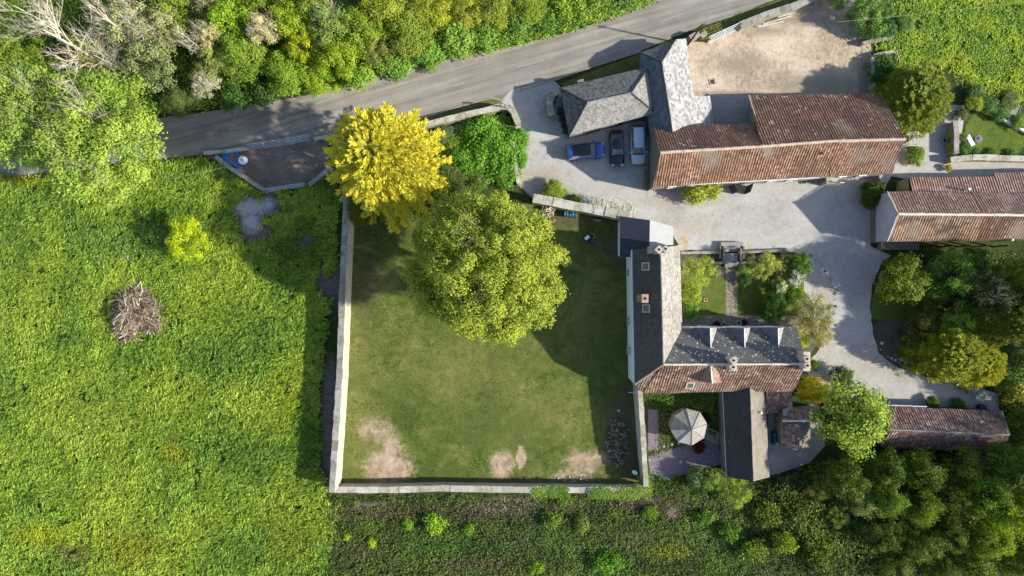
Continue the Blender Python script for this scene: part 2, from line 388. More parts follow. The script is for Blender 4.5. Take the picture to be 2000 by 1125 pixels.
# ------------------------------------------------------------------ ground materials
def m_ground():
    m = N('field_soil')
    a = m.noise(0.12, 6, 0.65); b = m.noise(1.5, 6, 0.7); c = m.noise(9, 3, 0.7)
    f = m.math('ADD', m.math('MULTIPLY', a, 0.4), m.math('ADD', m.math('MULTIPLY', b, 0.35), m.math('MULTIPLY', c, 0.25)))
    col = m.ramp(f, [(0.35, (0.018, 0.030, 0.008)), (0.5, (0.040, 0.060, 0.016)), (0.62, (0.075, 0.080, 0.030)), (0.7, (0.12, 0.095, 0.06))])
    bare = ellipse_mask(m, [(490, 412, 44, 24, .25), (500, 455, 40, 22, .35), (530, 400, 22, 28, .35), (645, 820, 16, 125, .2), (660, 555, 60, 40, .5),
                            (600, 470, 55, 30, .5), (1315, 1003, 14, 11, .4), (1290, 985, 60, 14, .4), (725, 990, 40, 8, .6), (1000, 985, 130, 12, .6)], 0.55)
    bc = m.ramp(m.math('ADD', m.math('MULTIPLY', c, 0.5), m.math('MULTIPLY', b, 0.5)), [(0.35, (0.07, 0.052, 0.04)), (0.55, (0.17, 0.135, 0.115)), (0.7, (0.27, 0.23, 0.21))])
    col = m.mix(bare, col, bc)
    grey = ellipse_mask(m, [(490, 405, 34, 17, .4), (492, 432, 16, 20, .5), (520, 398, 16, 10, .5)], 1.1, 1.3)
    col = m.mix(grey, col, m.ramp(c, [(0.38, (0.20, 0.185, 0.19)), (0.5, (0.36, 0.345, 0.36)), (0.62, (0.52, 0.50, 0.52))]))
    return m.finish(col, 0.95, m.bump(f, 0.8, 0.12), spec=0.1)
def m_lawn(name='lawn_turf', garden=False):
    m = N(name)
    a = m.noise(0.16, 5, 0.6); b = m.noise(0.9, 6, 0.7, dist=0.6); c = m.noise(12, 4, 0.75)
    v2 = m.vmul(m.pos(), (0.5, 2.2, 1.0)); st = m.noise(2.0, 3, 0.6, vec=v2)
    f = m.math('ADD', m.math('ADD', m.math('MULTIPLY', a, 0.34), m.math('MULTIPLY', b, 0.34)), m.math('ADD', m.math('MULTIPLY', c, 0.22), m.math('MULTIPLY', st, 0.10)))
    col = m.ramp(f, [(0.41, (0.032, 0.060, 0.012)), (0.47, (0.075, 0.108, 0.020)), (0.52, (0.115, 0.138, 0.030)), (0.57, (0.175, 0.175, 0.060)), (0.62, (0.23, 0.20, 0.085))])
    if garden: return m.finish(m.mix(0.5, col, (0.075, 0.115, 0.014)), 0.9, m.bump(m.math('ADD', c, b), 0.6, 0.05), spec=0.15)
    warm = ellipse_mask(m, [(700, 700, 40, 60, .8), (900, 720, 120, 60, .8), (1000, 800, 120, 50, .8), (1150, 640, 60, 70, .9), (700, 850, 30, 90, .6)], 0.8, 0.4)
    col = m.mix(m.math('MULTIPLY', warm, 0.45), col, (0.20, 0.185, 0.055))
    lush = ellipse_mask(m, [(930, 830, 110, 45, .6), (1180, 700, 50, 90, .8), (780, 800, 50, 50, .7), (850, 930, 90, 30, .6)], 0.9, 0.5)
    col = m.mix(m.math('MULTIPLY', lush, 0.5), col, (0.045, 0.085, 0.014))
    sand = m.ramp(m.math('ADD', m.math('MULTIPLY', c, 0.5), m.math('MULTIPLY', b, 0.5)), [(0.40, (0.14, 0.105, 0.065)), (0.47, (0.30, 0.225, 0.155)), (0.54, (0.41, 0.315, 0.225)), (0.62, (0.54, 0.43, 0.32))])
    s1 = ellipse_mask(m, [(760, 915, 46, 34, .22), (766, 872, 16, 22, .4), (980, 908, 22, 26, .3), (1018, 893, 10, 21, .10)], 0.75, 1.9)
    col = m.mix(s1, col, sand)
    s2 = ellipse_mask(m, [(1140, 905, 34, 22, .35), (1115, 930, 35, 12, .3), (735, 840, 30, 20, .5), (1170, 895, 26, 12, .6)], 0.8, 1.6)
    col = m.mix(m.math('MULTIPLY', s2, 0.85), col, sand)
    brown = m.ramp(c, [(0.35, (0.05, 0.042, 0.022)), (0.65, (0.15, 0.12, 0.075))])
    s3 = ellipse_mask(m, [(1205, 845, 26, 66, .3), (1228, 890, 22, 60, .4), (1215, 480, 26, 40, .5), (1225, 800, 16, 60, .4), (1180, 470, 40, 12, .5),
                          (950, 938, 300, 5, .6), (1100, 430, 60, 14, .6), (715, 560, 20, 60, .9)], 0.5, 0.9)
    col = m.mix(m.math('MULTIPLY', s3, 0.8), col, brown)
    return m.finish(col, 0.92, m.bump(m.math('ADD', c, m.math('MULTIPLY', b, 0.8)), 0.7, 0.05), spec=0.12)
def m_road():
    m = N('asphalt')
    x, y, z = m.sep(m.pos())
    # along-road streaks: rotate so u runs with the road
    th = math.radians(16)
    v = m.math('SUBTRACT', m.math('MULTIPLY', y, math.cos(th)), m.math('MULTIPLY', x, math.sin(th)))
    u = m.math('ADD', m.math('MULTIPLY', x, math.cos(th)), m.math('MULTIPLY', y, math.sin(th)))
    streak = m.noise(1.0, 5, 0.6, vec=m.comb(m.math('MULTIPLY', u, 0.05), m.math('MULTIPLY', v, 1.2)))
    fine = m.noise(22, 4, 0.8); big = m.noise(0.25, 5, 0.6)
    f = m.math('ADD', m.math('ADD', m.math('MULTIPLY', streak, 0.55), m.math('MULTIPLY', fine, 0.2)), m.math('MULTIPLY', big, 0.25))
    col = m.ramp(f, [(0.40, (0.165, 0.148, 0.130)), (0.46, (0.215, 0.195, 0.172)), (0.52, (0.255, 0.235, 0.208)), (0.60, (0.32, 0.295, 0.262))])
    cr = m.vor(0.22, dist_vec(m), 'DISTANCE_TO_EDGE')
    col = m.mix(m.math('MULTIPLY', m.rng(cr, 0.006, 0.0), 0.35, clamp=True), col, (0.10, 0.095, 0.09))
    return m.finish(col, 0.9, m.bump(fine, 0.4, 0.01), spec=0.2)
def m_gravel():
    m = N('gravel')
    a = m.noise(0.15, 5, 0.6, dist=0.5); b = m.noise(1.2, 6, 0.7); c = m.noise(16, 4, 0.8)
    f = m.math('ADD', m.math('ADD', m.math('MULTIPLY', a, 0.4), m.math('MULTIPLY', b, 0.3)), m.math('MULTIPLY', c, 0.3))
    col = m.ramp(f, [(0.38, (0.26, 0.24, 0.22)), (0.46, (0.355, 0.34, 0.32)), (0.54, (0.415, 0.402, 0.385)), (0.64, (0.49, 0.478, 0.46))])
    brown = ellipse_mask(m, [(1605, 575, 22, 55, .5), (1600, 690, 26, 25, .6), (1730, 720, 60, 20, .6), (1060, 345, 50, 18, .6), (1300, 395, 70, 10, .6), (1350, 440, 60, 18, .8), (1690, 700, 30, 20, .8)], 0.8)
    col = m.mix(m.math('MULTIPLY', brown, 0.5), col, (0.34, 0.27, 0.20))
    peb = m.white(m.vor(14, m.pos(), 'F1', 'Color'))
    col = m.mix(m.math('MULTIPLY', m.math('GREATER_THAN', peb, 0.9), 0.35), col, (0.55, 0.54, 0.52))
    col = m.mix(m.math('MULTIPLY', m.math('LESS_THAN', peb, 0.12), 0.3), col, (0.15, 0.14, 0.13))
    return m.finish(col, 0.95, m.bump(m.math('ADD', c, b), 0.8, 0.03), spec=0.15)
def m_yard():
    m = N('yard_earth')
    a = m.noise(0.22, 6, 0.65, dist=0.4); b = m.noise(1.8, 6, 0.75); c = m.noise(9, 4, 0.75)
    v = m.vmul(m.pos(), (1.0, 0.45, 1.0)); st = m.noise(3.0, 4, 0.7, vec=v)
    f = m.math('ADD', m.math('ADD', m.math('MULTIPLY', a, 0.33), m.math('MULTIPLY', b, 0.27)), m.math('ADD', m.math('MULTIPLY', c, 0.22), m.math('MULTIPLY', st, 0.18)))
    col = m.ramp(f, [(0.38, (0.20, 0.155, 0.10)), (0.47, (0.40, 0.32, 0.235)), (0.54, (0.54, 0.44, 0.34)), (0.64, (0.66, 0.57, 0.47))])
    dk = ellipse_mask(m, [(1600, 165, 110, 22, .6), (1440, 125, 40, 22, .7), (1430, 182, 90, 5, .6), (1690, 160, 22, 50, .5), (1560, 40, 60, 10, .8), (1500, 60, 40, 8, .8)], 0.9, 0.7)  # thin strip by the barn's north eave is its shade painted in
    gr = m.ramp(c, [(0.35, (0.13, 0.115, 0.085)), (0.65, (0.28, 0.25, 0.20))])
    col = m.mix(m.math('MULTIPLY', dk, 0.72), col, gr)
    return m.finish(col, 0.95, m.bump(m.math('ADD', c, b), 0.9, 0.05), spec=0.1)
def m_soil(name, c1, c2, scale=3):
    m = N(name)
    a = m.noise(scale * 0.2, 6, 0.7); b = m.noise(scale * 2, 5, 0.75)
    col = m.ramp(m.math('ADD', m.math('MULTIPLY', a, 0.5), m.math('MULTIPLY', b, 0.5)), [(0.38, c1), (0.62, c2)])
    return m.finish(col, 0.95, m.bump(b, 0.9, 0.05), spec=0.1)
M['ground'] = m_ground(); M['lawn'] = m_lawn(); M['garden_lawn'] = m_lawn('garden_turf', True); M['road'] = m_road(); M['gravel'] = m_gravel(); M['yard'] = m_yard()
M['soil_dark'] = m_soil('bed_soil', (0.055, 0.042, 0.034), (0.145, 0.115, 0.095))
M['layby'] = m_soil('layby_earth', (0.115, 0.090, 0.078), (0.26, 0.215, 0.19), 2)
M['verge'] = m_soil('verge_turf', (0.075, 0.085, 0.022), (0.155, 0.150, 0.045), 3)
M['grey_floor'] = m_soil('court_floor', (0.24, 0.22, 0.205), (0.38, 0.355, 0.335), 2)

# ------------------------------------------------------------------ sheets of ground
def organic(pts, jit=0.12, step=0.5, seed=1, rounds=2, closed=True):
    p = [np.array(W(a, b)[:2]) for a, b in pts]
    for _ in range(rounds):
        q = []
        for i in range(len(p)):
            a, b = p[i], p[(i + 1) % len(p)]
            q += [a * 0.78 + b * 0.22, a * 0.22 + b * 0.78]
        p = q
    r = np.random.default_rng(seed); res = []
    for i in range(len(p)):
        a, b = p[i], p[(i + 1) % len(p)]
        n = max(1, int(np.linalg.norm(b - a) / step))
        for k in range(n): res.append(a + (b - a) * k / n + r.normal(0, jit, 2) * (0.6 if jit else 0))
    return res
def sheet(name, pts, z, mat, jit=0.0, rounds=0, seed=1, kind='structure'):
    p = organic(pts, jit, 0.45 if jit else 3.0, seed, rounds)
    from mathutils.geometry import tessellate_polygon
    vs = [Vector((a[0], a[1], z)) for a in p]
    tris = tessellate_polygon([vs])
    me = bpy.data.meshes.new(name); me.from_pydata([tuple(v) for v in vs], [], [tuple(t) for t in tris]); me.materials.append(M[mat])
    me.update()
    bme = me
    if len(me.polygons) and me.polygons[0].normal.z < 0: me.flip_normals()
    o = link(name, me); tag(o, kind=kind); return o

g = MB(); R_ = 900
nn = 24
for i in range(nn):
    for j in range(nn):
        def gx(t): s_ = (t / nn * 2 - 1); return math.copysign(abs(s_) ** 2.2, s_) * R_
        g.face([(gx(i), gx(j), 0), (gx(i + 1), gx(j), 0), (gx(i + 1), gx(j + 1), 0), (gx(i), gx(j + 1), 0)])
tag(g.build('ground', M['ground']), kind='structure')

road_n = [(-400, 305), (-60, 290), (0, 278), (150, 255), (290, 233), (400, 219), (500, 204), (600, 186), (700, 161), (800, 134), (900, 109), (1000, 90), (1100, 66), (1200, 32), (1285, -2), (1400, -50), (1700, -200)]
road_s = [(2050, -200), (1600, -35), (1500, 4), (1450, 25), (1400, 42), (1340, 62), (1250, 100), (1150, 132), (1080, 158), (1060, 186), (1030, 202), (1000, 208), (955, 192), (905, 205), (820, 232), (730, 258), (640, 272), (520, 289), (400, 302), (250, 316), (80, 338), (-60, 352), (-400, 385)]
sheet('road', road_n + road_s, 0.006, 'road', 0.05, 0)
drive = [(978, 196), (1000, 176), (1080, 156), (1100, 175), (1120, 260), (1280, 220), (1300, 350), (1740, 330), (1760, 285), (1800, 262), (1828, 235), (1850, 205), (1884, 205), (1882, 240), (1872, 300),
         (1862, 316), (2070, 318), (2070, 345), (1900, 345), (1790, 352), (1740, 345), (1712, 400), (1700, 480), (1740, 500), (1722, 512), (1704, 556), (1699, 600), (1705, 650), (1716, 690), (1750, 716), (1810, 735), (1870, 748), (1905, 755), (1950, 770), (1952, 812),
         (1720, 800), (1640, 780), (1590, 750), (1570, 715), (1595, 690), (1612, 660), (1600, 620), (1565, 560), (1580, 505), (1540, 488), (1400, 492), (1330, 488), (1310, 450), (1225, 425), (1150, 408), (1040, 388), (1012, 360), (1004, 300), (1008, 240), (995, 215)]
sheet('driveway', drive, 0.012, 'gravel', 0.06, 0, 3)
sheet('lawn', [(683, 398), (860, 398), (1040, 398), (1225, 440), (1234, 600), (1240, 760), (1249, 948), (668, 946), (676, 700)], 0.010, 'lawn')
sheet('yard', [(1335, 80), (1380, 82), (1443, 55), (1520, 30), (1600, 2), (1640, -30), (1690, -30), (1700, 60), (1702, 110), (1703, 190), (1340, 190)], 0.018, 'yard', 0.0)
sheet('court_floor', [(1375, 188), (1480, 188), (1480, 262), (1375, 262)], 0.024, 'grey_floor')
sheet('layby', [(404, 305), (640, 268), (642, 335), (600, 362), (522, 374), (470, 345)], 0.014, 'layby')
sheet('verge_grass', [(820, 233), (905, 207), (958, 193), (992, 207), (986, 214), (820, 250)], 0.020, 'verge')
sheet('verge', [(1096, 163), (1250, 104), (1262, 118), (1262, 140), (1180, 150), (1100, 172)], 0.020, 'verge')
sheet('verge_strip', [(1352, 66), (1400, 46), (1500, 8), (1545, -12), (1580, -10), (1450, 45), (1440, 56), (1378, 82), (1345, 82)], 0.020, 'verge')
sheet('front_garden_lawn', [(1330, 540), (1424, 540), (1424, 624), (1330, 624)], 0.020, 'garden_lawn')
sheet('front_lawn', [(1436, 520), (1570, 520), (1570, 626), (1436, 626)], 0.021, 'garden_lawn')
sheet('garden_bed', [(1330, 498), (1570, 498), (1566, 560), (1600, 610), (1606, 650), (1580, 700), (1540, 640), (1495, 640), (1495, 560), (1330, 560)], 0.016, 'soil_dark', 0.05, 0, 5)
sheet('terrace', [(1330, 616), (1565, 616), (1565, 645), (1330, 645)], 0.026, 'paving')
sheet('garden_path', [(1418, 498), (1440, 498), (1440, 617), (1417, 617)], 0.027, 'paving')
sheet('ledge_path', [(1325, 458), (1343, 458), (1343, 492), (1325, 492)], 0.026, 'yard')
sheet('border_lawn', [(1700, 600), (1712, 548), (1740, 520), (1800, 540), (1830, 600), (1800, 622), (1704, 628)], 0.020, 'garden_lawn', 0.03, 1, 6)
sheet('border_soil', [(1706, 630), (1800, 618), (1860, 640), (1880, 720), (1870, 742), (1790, 728), (1745, 712), (1718, 688), (1708, 660)], 0.022, 'soil_dark', 0.03, 1, 7)
sheet('corner_lawn', [(1886, 245), (1912, 209), (1960, 234), (2010, 264), (1992, 298), (1930, 300), (1884, 298)], 0.020, 'garden_lawn', 0.0)
sheet('patio_chips', [(1266, 800), (1286, 800), (1286, 880), (1266, 880)], 0.018, 'mulberry')
sheet('patio', [(1266, 892), (1300, 880), (1345, 868), (1400, 855), (1412, 905), (1360, 920), (1300, 938), (1270, 925)], 0.019, 'mulberry', 0.04, 0, 8)
sheet('yard_concrete', [(1500, 800), (1600, 790), (1612, 870), (1580, 905), (1520, 925), (1502, 928)], 0.018, 'grey_floor', 0.05, 0, 9)
sheet('garden_flags', [(1372, 845), (1412, 845), (1412, 870), (1380, 866)], 0.024, 'paving')
sheet('stone_flags', [(1752, 322), (1786, 322), (1786, 314), (1752, 314)], 0.030, 'yard')

# kerb lines and dashes painted on the road
def ribbon(name, pts, wd, z, mat, kind='structure'):
    mb = MB()
    for i in range(len(pts) - 1):
        a, b = W(*pts[i]), W(*pts[i + 1]); d = (b - a).normalized(); n_ = Vector((-d.y, d.x, 0)) * wd / 2
        mb.face([(a.x - n_.x, a.y - n_.y, z), (b.x - n_.x, b.y - n_.y, z), (b.x + n_.x, b.y + n_.y, z), (a.x + n_.x, a.y + n_.y, z)])
    return tag(mb.build(name, mat), kind=kind)
M['paint_line'] = mat_plain('worn_road_paint', (0.30, 0.28, 0.25), 0.9, 0.35, 4, 0.1)
M['kerb'] = mat_plain('kerb_stone', (0.30, 0.265, 0.22), 0.9, 0.3, 3, 0.3)
mb = MB()
for (x0, y0, x1, y1) in [(447, 253, 478, 247), (560, 231, 600, 223), (772, 193, 822, 181), (870, 171, 908, 161), (1012, 131, 1062, 118), (1140, 92, 1195, 75), (1290, 42, 1335, 26)]:
    a, b = W(x0, y0), W(x1, y1); d = (b - a).normalized(); n_ = Vector((-d.y, d.x, 0)) * 0.06
    mb.face([(a.x - n_.x, a.y - n_.y, .011), (b.x - n_.x, b.y - n_.y, .011), (b.x + n_.x, b.y + n_.y, .011), (a.x + n_.x, a.y + n_.y, .011)])
tag(mb.build('road_markings', M['paint_line']), kind='structure')
def kerb(name, pts):
    mb = MB()
    for i in range(len(pts) - 1):
        a, b = W(*pts[i]), W(*pts[i + 1]); d = (b - a); L = d.length
        mb.box(((a.x + b.x) / 2, (a.y + b.y) / 2, 0.055), (L * 1.01, 0.13, 0.11), math.atan2(d.y, d.x))
    tag(mb.build(name, M['kerb']), kind='structure')
kerb('kerb', [(700, 268), (820, 233), (905, 206), (958, 192), (985, 196)])
kerb('pavement_kerb', [(1012, 178), (1080, 158), (1160, 130), (1252, 101)])

# ------------------------------------------------------------------ buildings
FACEID = [0]
def clipu(poly2, u):
    vs = []
    n = len(poly2)
    for i in range(n):
        a, b = poly2[i], poly2[(i + 1) % n]
        if (a[0] <= u <= b[0]) or (b[0] <= u <= a[0]):
            if abs(b[0] - a[0]) < 1e-9: vs += [a[1], b[1]]
            else: vs.append(a[1] + (b[1] - a[1]) * (u - a[0]) / (b[0] - a[0]))
    return (min(vs), max(vs)) if vs else None
def roof_face(mb, pts, m, kind, mside, thick=0.12, seed=0):
    """one pitched roof plane; pts world corners (convex). pantile: real rolls running down the slope."""
    pts = [Vector(p) for p in pts]
    nrm = Vector((0, 0, 0))
    for i in range(len(pts)):
        a, b = pts[i], pts[(i + 1) % len(pts)]
        nrm += Vector(((a.y - b.y) * (a.z + b.z), (a.z - b.z) * (a.x + b.x), (a.x - b.x) * (a.y + b.y)))
    nrm.normalize()
    if nrm.z < 0: nrm = -nrm; pts = pts[::-1]
    dn = Vector((0, 0, -1)) + nrm * nrm.z
    if dn.length < 0.02: dn = Vector((0, -1, 0))
    dn.normalize(); u = dn.cross(nrm).normalized(); o = sum(pts, Vector()) / len(pts)
    o2 = Vector((round(o.x), round(o.y), 0)); fid = FACEID[0]; FACEID[0] += 1
    P2 = [((p - o).dot(u), (p - o).dot(dn)) for p in pts]
    rs = np.random.default_rng(100 + fid)
    ph = rs.random(4) * 6
    def wob(a, b): return 0.055 * math.sin(a * 0.45 + ph[0] + b * 0.3) + 0.025 * math.sin(a * 1.3 + ph[1]) + 0.018 * math.sin(b * 1.1 + ph[2] + a * .4)
    if kind == 'pan':
        pit = 0.30; us = [p[0] for p in P2]; u0, u1 = min(us), max(us)
        S_ = sorted(set([round(u0 + 1e-4, 5), round(u1 - 1e-4, 5)] + [round(k * pit / 5, 5) for k in range(int(u0 / (pit / 5)) - 1, int(u1 / (pit / 5)) + 2) if u0 < k * pit / 5 < u1] + [round(a, 5) for a in us if u0 < a < u1]))
        nv = max(2, int((max(p[1] for p in P2) - min(p[1] for p in P2)) / 0.7)); prev = None
        for uu in S_:
            c = clipu(P2, uu)
            if c is None: continue
            cur = []
            t = (uu / pit) % 1.0
            hh = 0.046 * (math.sin(PI * t / 0.62) if t < 0.62 else -0.35 * math.sin(PI * (t - 0.62) / 0.38))
            for k in range(nv + 1):
                vv = c[0] + (c[1] - c[0]) * k / nv
                p = o + u * uu + dn * vv + nrm * (hh + wob(uu, vv))
                cur.append(mb.vert(p, (uu + 50, vv + 50, fid)))
            if prev:
                for k in range(nv):
                    mb.f.append([prev[k], prev[k + 1], cur[k + 1], cur[k]]); mb.m.append(m)
            prev = cur
        off = 0.07
    else:
        mb.face(pts, m, [(a[0] + 50, a[1] + 50, fid) for a in P2]); off = 0.0
    top = [p - nrm * (off + 0.001) for p in pts]; bot = [p - nrm * (off + thick) for p in pts]
    if off: mb.face(top, mside)
    mb.face(bot[::-1], mside)
    for i in range(len(pts)):
        j = (i + 1) % len(pts); mb.face([bot[i], bot[j], top[j], top[i]], mside)
def outer(p, q, r_, mat, parent, name='ridge_tiles', n=7):
    mb = MB(); a, b = Vector(p), Vector(q); L = (b - a).length; k = max(2, int(L / 0.45)); rs = random.Random(int(L * 100))
    pts = []; rad = []
    for i in range(k + 1):
        c = a.lerp(b, i / k) + Vector((rs.uniform(-.02, .02), rs.uniform(-.02, .02), rs.uniform(-.01, .02)))
        pts.append(c); rad.append(r_ * rs.uniform(0.86, 1.12))
    mb.tube(pts, rad, n)
    return mb.build(name, M[mat], parent)
def walls(name, loops, mat, parent, inset=0.28, drop=0.16, smooth=False):
    mb = MB()
    for lp in loops:
        P = [W(*p) for p in lp]
        c = sum(P, Vector()) / len(P)
        # inset each vertex horizontally by moving its two edges inwards
        n = len(P); Q = []
        area = sum(P[i].x * P[(i + 1) % n].y - P[(i + 1) % n].x * P[i].y for i in range(n)); sg = 1 if area > 0 else -1
        for i in range(n):
            a, b, d = P[i - 1], P[i], P[(i + 1) % n]
            e1 = Vector((b.x - a.x, b.y - a.y, 0)).normalized(); e2 = Vector((d.x - b.x, d.y - b.y, 0)).normalized()
            n1 = Vector((-e1.y, e1.x, 0)) * sg; n2 = Vector((-e2.y, e2.x, 0)) * sg
            bis = (n1 + n2); 
            if bis.length < 1e-3: bis = n1
            bis.normalize(); k = inset / max(0.4, bis.dot(n1))
            Q.append(Vector((b.x + bis.x * k, b.y + bis.y * k, b.z - drop)))
        for i in range(n):
            a, b = Q[i], Q[(i + 1) % n]
            mb.face([(a.x, a.y, -0.3), (b.x, b.y, -0.3), b, a] if sg > 0 else [(b.x, b.y, -0.3), (a.x, a.y, -0.3), a, b])
    return mb.build(name, M[mat], parent)
def window(parent, c, ang, w_, h_, name='window', frame='frame_white', door=False):
    """c: centre on the wall face, ang: direction the wall faces"""
    d = Vector((math.cos(ang), math.sin(ang), 0)); s = Vector((-d.y, d.x, 0))
    mb = MB(); t = 0.07; c = Vector(c)
    bars = [(0, h_ / 2 - t / 2, w_, t), (0, -h_ / 2 + t / 2, w_, t), (-w_ / 2 + t / 2, 0, t, h_ - 2 * t), (w_ / 2 - t / 2, 0, t, h_ - 2 * t)]
    if not door: bars.append((0, 0, t * 0.8, h_ - 2 * t))
    for (a, z, bw, bh) in bars:
        mb.box(c + s * a + Vector((0, 0, z)) + d * 0.03, (0.10, bw, bh), ang)
    f = mb.build(name, M[frame], parent)
    mb = MB(); mb.box(c + d * 0.012, (0.05, w_ - 2 * t, h_ - 2 * t), ang); mb.build('pane' if not door else 'door_leaf', M['glass'] if not door else M['timber_dark'], f)
    if not door:
        mb = MB(); mb.box(c + d * 0.05 + Vector((0, 0, -h_ / 2 - 0.04)), (0.12, w_ + 0.1, 0.07), ang); mb.build('sill', M['coping'], f)
    return f
def skylight(parent, px, py, h, w_, l_, down, tilt, glass='glass', fr='gutter'):
    """on a slope falling towards angle 'down' at pitch 'tilt'"""
    c = W(px, py, h); R = Matrix.Rotation(down, 4, 'Z') @ Matrix.Rotation(tilt, 4, 'Y')
    mb = MB()
    for (x, y, a, b) in ((l_ / 2, 0, .09, w_ + .09), (-l_ / 2, 0, .09, w_ + .09), (0, w_ / 2, l_ - .09, .09), (0, -w_ / 2, l_ - .09, .09)): mb.box((x, y, 0.08), (a, b, 0.12))
    f = mb.build('skylight', M[fr], parent); f.matrix_local = Matrix.Translation(c) @ R
    mb = MB(); mb.box((0, 0, 0.07), (l_ - .1, w_ - .1, 0.05)); g_ = mb.build('pane', M[glass], f)
    return f
def chimney(parent, px, py, top, base_h, w_, d_, rz, mat='chim_cream', pot='soot', hole=0.13):
    c = W(px, py, top); mb = MB()
    mb.box((c.x, c.y, (top + base_h) / 2), (w_ * .86, d_ * .86, top - base_h), rz)
    mb.box((c.x, c.y, top - 0.12), (w_, d_, 0.2), rz); mb.box((c.x, c.y, top - 0.30), (w_ * .93, d_ * .93, 0.12), rz)
    s = mb.build('chimney', M[mat], parent)
    mb = MB(); mb.lathe((c.x, c.y, top - 0.02), [(hole * 1.3, 0), (hole * 1.25, 0.06), (hole * 1.05, 0.06), (hole, 0.03)], 12); mb.build('chimney_pot', M['terracotta'], s)
    mb = MB(); mb.lathe((c.x, c.y, top), [(hole * .98, 0.0), (hole * .98, 0.035)], 12); mb.build('flue_mouth', M[pot], s)
    return s
def building(name, label, cat, group=None):
    e = empty(name); tag(e, label, cat, group); return e
def roof(parent, faces, side='timber', name='roof'):
    mb = MB(); mats = [M[side]]; keys = [side]
    for (mat, kind, pts) in faces:
        if mat not in keys: keys.append(mat); mats.append(M[mat])
        roof_face(mb, [W(*p) for p in pts], keys.index(mat), kind, 0)
    return mb.build(name, mats, parent)
def line(parent, a, b, r_, mat, name='ridge_tiles', up=0.0):
    return outer(W(*a) + Vector((0, 0, up)), W(*b) + Vector((0, 0, up)), r_, mat, parent, name)

# --- hipped garage by the road
B = building('garage', 'hipped grey slate roofed garage between the road and the parked cars', 'garage')
g1, g2, g3, g4 = (1093.3, 171.7, 3.1), (1268.3, 129.3, 3.1), (1281, 221, 3.1), (1111.5, 265.5, 3.1); r1, r2 = (1146.7, 200, 5.1), (1232.3, 181.7, 5.1)
roof(B, [('slate_garage_shade', 'sl', [r1, r2, g2, g1]), ('slate_garage', 'sl', [r2, r1, g4, g3]), ('slate_garage_shade', 'sl', [r1, g1, g4]), ('slate_garage', 'sl', [r2, g3, g2])])  # north and west slopes take the shade-darkened slate copy
walls('wall', [[g1, g2, g3, g4]], 'stone_grey', B)
line(B, r1, r2, 0.09, 'ridge_grey', up=.03)
for a, b in ((r1, g1), (r2, g2), (r2, g3), (r1, g4)): line(B, a, b, 0.10, 'ridge_dark', 'hip_tiles', .03)
for t in (0.3, 0.62): 
    a, b = W(*g4), W(*g3); p = a.lerp(b, t); window(B, (p.x - .07, p.y + .27, 1.15), math.radians(-76), 2.1 if t < .5 else 1.0, 2.1, 'garage_door', 'timber', True)
mb = MB(); c = W(1134, 158, 3.0); mb.box((c.x, c.y, 2.6), (0.75, 0.3, 0.9), math.radians(14)); mb.build('vent_block', M['stone_grey'], B)

def onpl(px, py, A, B_, C_):
    a, b, c = W(*A), W(*B_), W(*C_); n = (b - a).cross(c - a); o = Vector((0, 0, CAM_H)); d = W(px, py, 0) - o
    t = (a - o).dot(n) / d.dot(n); return (px, py, (o + d * t).z)
# --- pale slate building
B = building('slate_outbuilding', 'outbuilding with pale lichened slate roof between the garage and the earth yard', 'outbuilding')
rs, re_ = (1292, 121, 4.7), (1313, 257, 4.7); PE = (rs, re_, (1355, 188, 2.7))
roof(B, [('slate_blue', 'sl', [(1250, 103, 2.8), rs, re_, (1270, 262, 2.8)]), ('slate_garage_shade', 'sl', [(1250, 103, 2.8), onpl(1320, 77, *PE), rs]),  # north hip reuses the shade-darkened slate
         ('slate_pale', 'sl', [rs, onpl(1320, 77, *PE), onpl(1340, 75, *PE), onpl(1356, 188, *PE), onpl(1347, 256, *PE), re_]),
         ('slate_pale', 'sl', [onpl(1355.8, 188, *PE), onpl(1387, 187, *PE), onpl(1394, 244, *PE), onpl(1347, 256, *PE)])])
walls('wall', [[(1250, 103, 2.8), (1320, 77, 2.8), (1340, 75, 2.5), (1355, 188, 2.5), (1350, 258, 2.3), (1270, 262, 2.8)], [(1352, 190, 1.5), (1387, 189, 1.2), (1394, 243, 1.2), (1352, 250, 1.5)]], 'stone_grey', B)
line(B, rs, re_, 0.08, 'ridge_dark', up=.03); line(B, rs, onpl(1320, 77, *PE), 0.07, 'ridge_dark', 'hip_tiles', .02); line(B, rs, (1250, 103, 2.8), 0.07, 'ridge_dark', 'hip_tiles', .02)

# --- long tiled barn
B = building('long_barn', 'long barn with weathered orange pantile roof, its south slope facing the gravel drive', 'barn')
R0, Rm, Rn, R3 = (1290, 298, 7.7), (1490, 286, 7.7), (1627, 275.5, 7.7), (1768, 272, 7.7)
E0, Em, E3 = (1275, 366, 3.8), (1500, 350, 3.8), (1743, 338, 3.8)
roof(B, [('pan_barn_s', 'pan', [R0, Rm, Em, E0]), ('pan_barn_s', 'pan', [Rm, Rn, (1620, 344, 3.8), Em]), ('pan_barn_s', 'pan', [Rn, R3, E3, (1620, 344, 3.8)]),
         ('pan_barn_dim', 'pan', [R0, Rm, (1478, 240, 3.8), (1277, 250, 3.8)]),
         ('pan_barn_dim', 'pan', [Rm, Rn, (1595, 185, 2.4), (1462, 187, 2.4)]), ('pan_barn_dim', 'pan', [Rn, R3, (1722, 182, 2.4), (1595, 185, 2.4)])])
walls('wall', [[E0, E3, R3, (1722, 182, 2.4), (1478, 187, 2.4), (1478, 245, 3.4), (1277, 250, 3.8), R0]], 'stone', B, 0.2)
mb = MB(); q = [W(1277, 250, 3.8), W(1290, 298, 7.55), W(1275, 366, 3.8)]
xs = q[0].x + 0.04
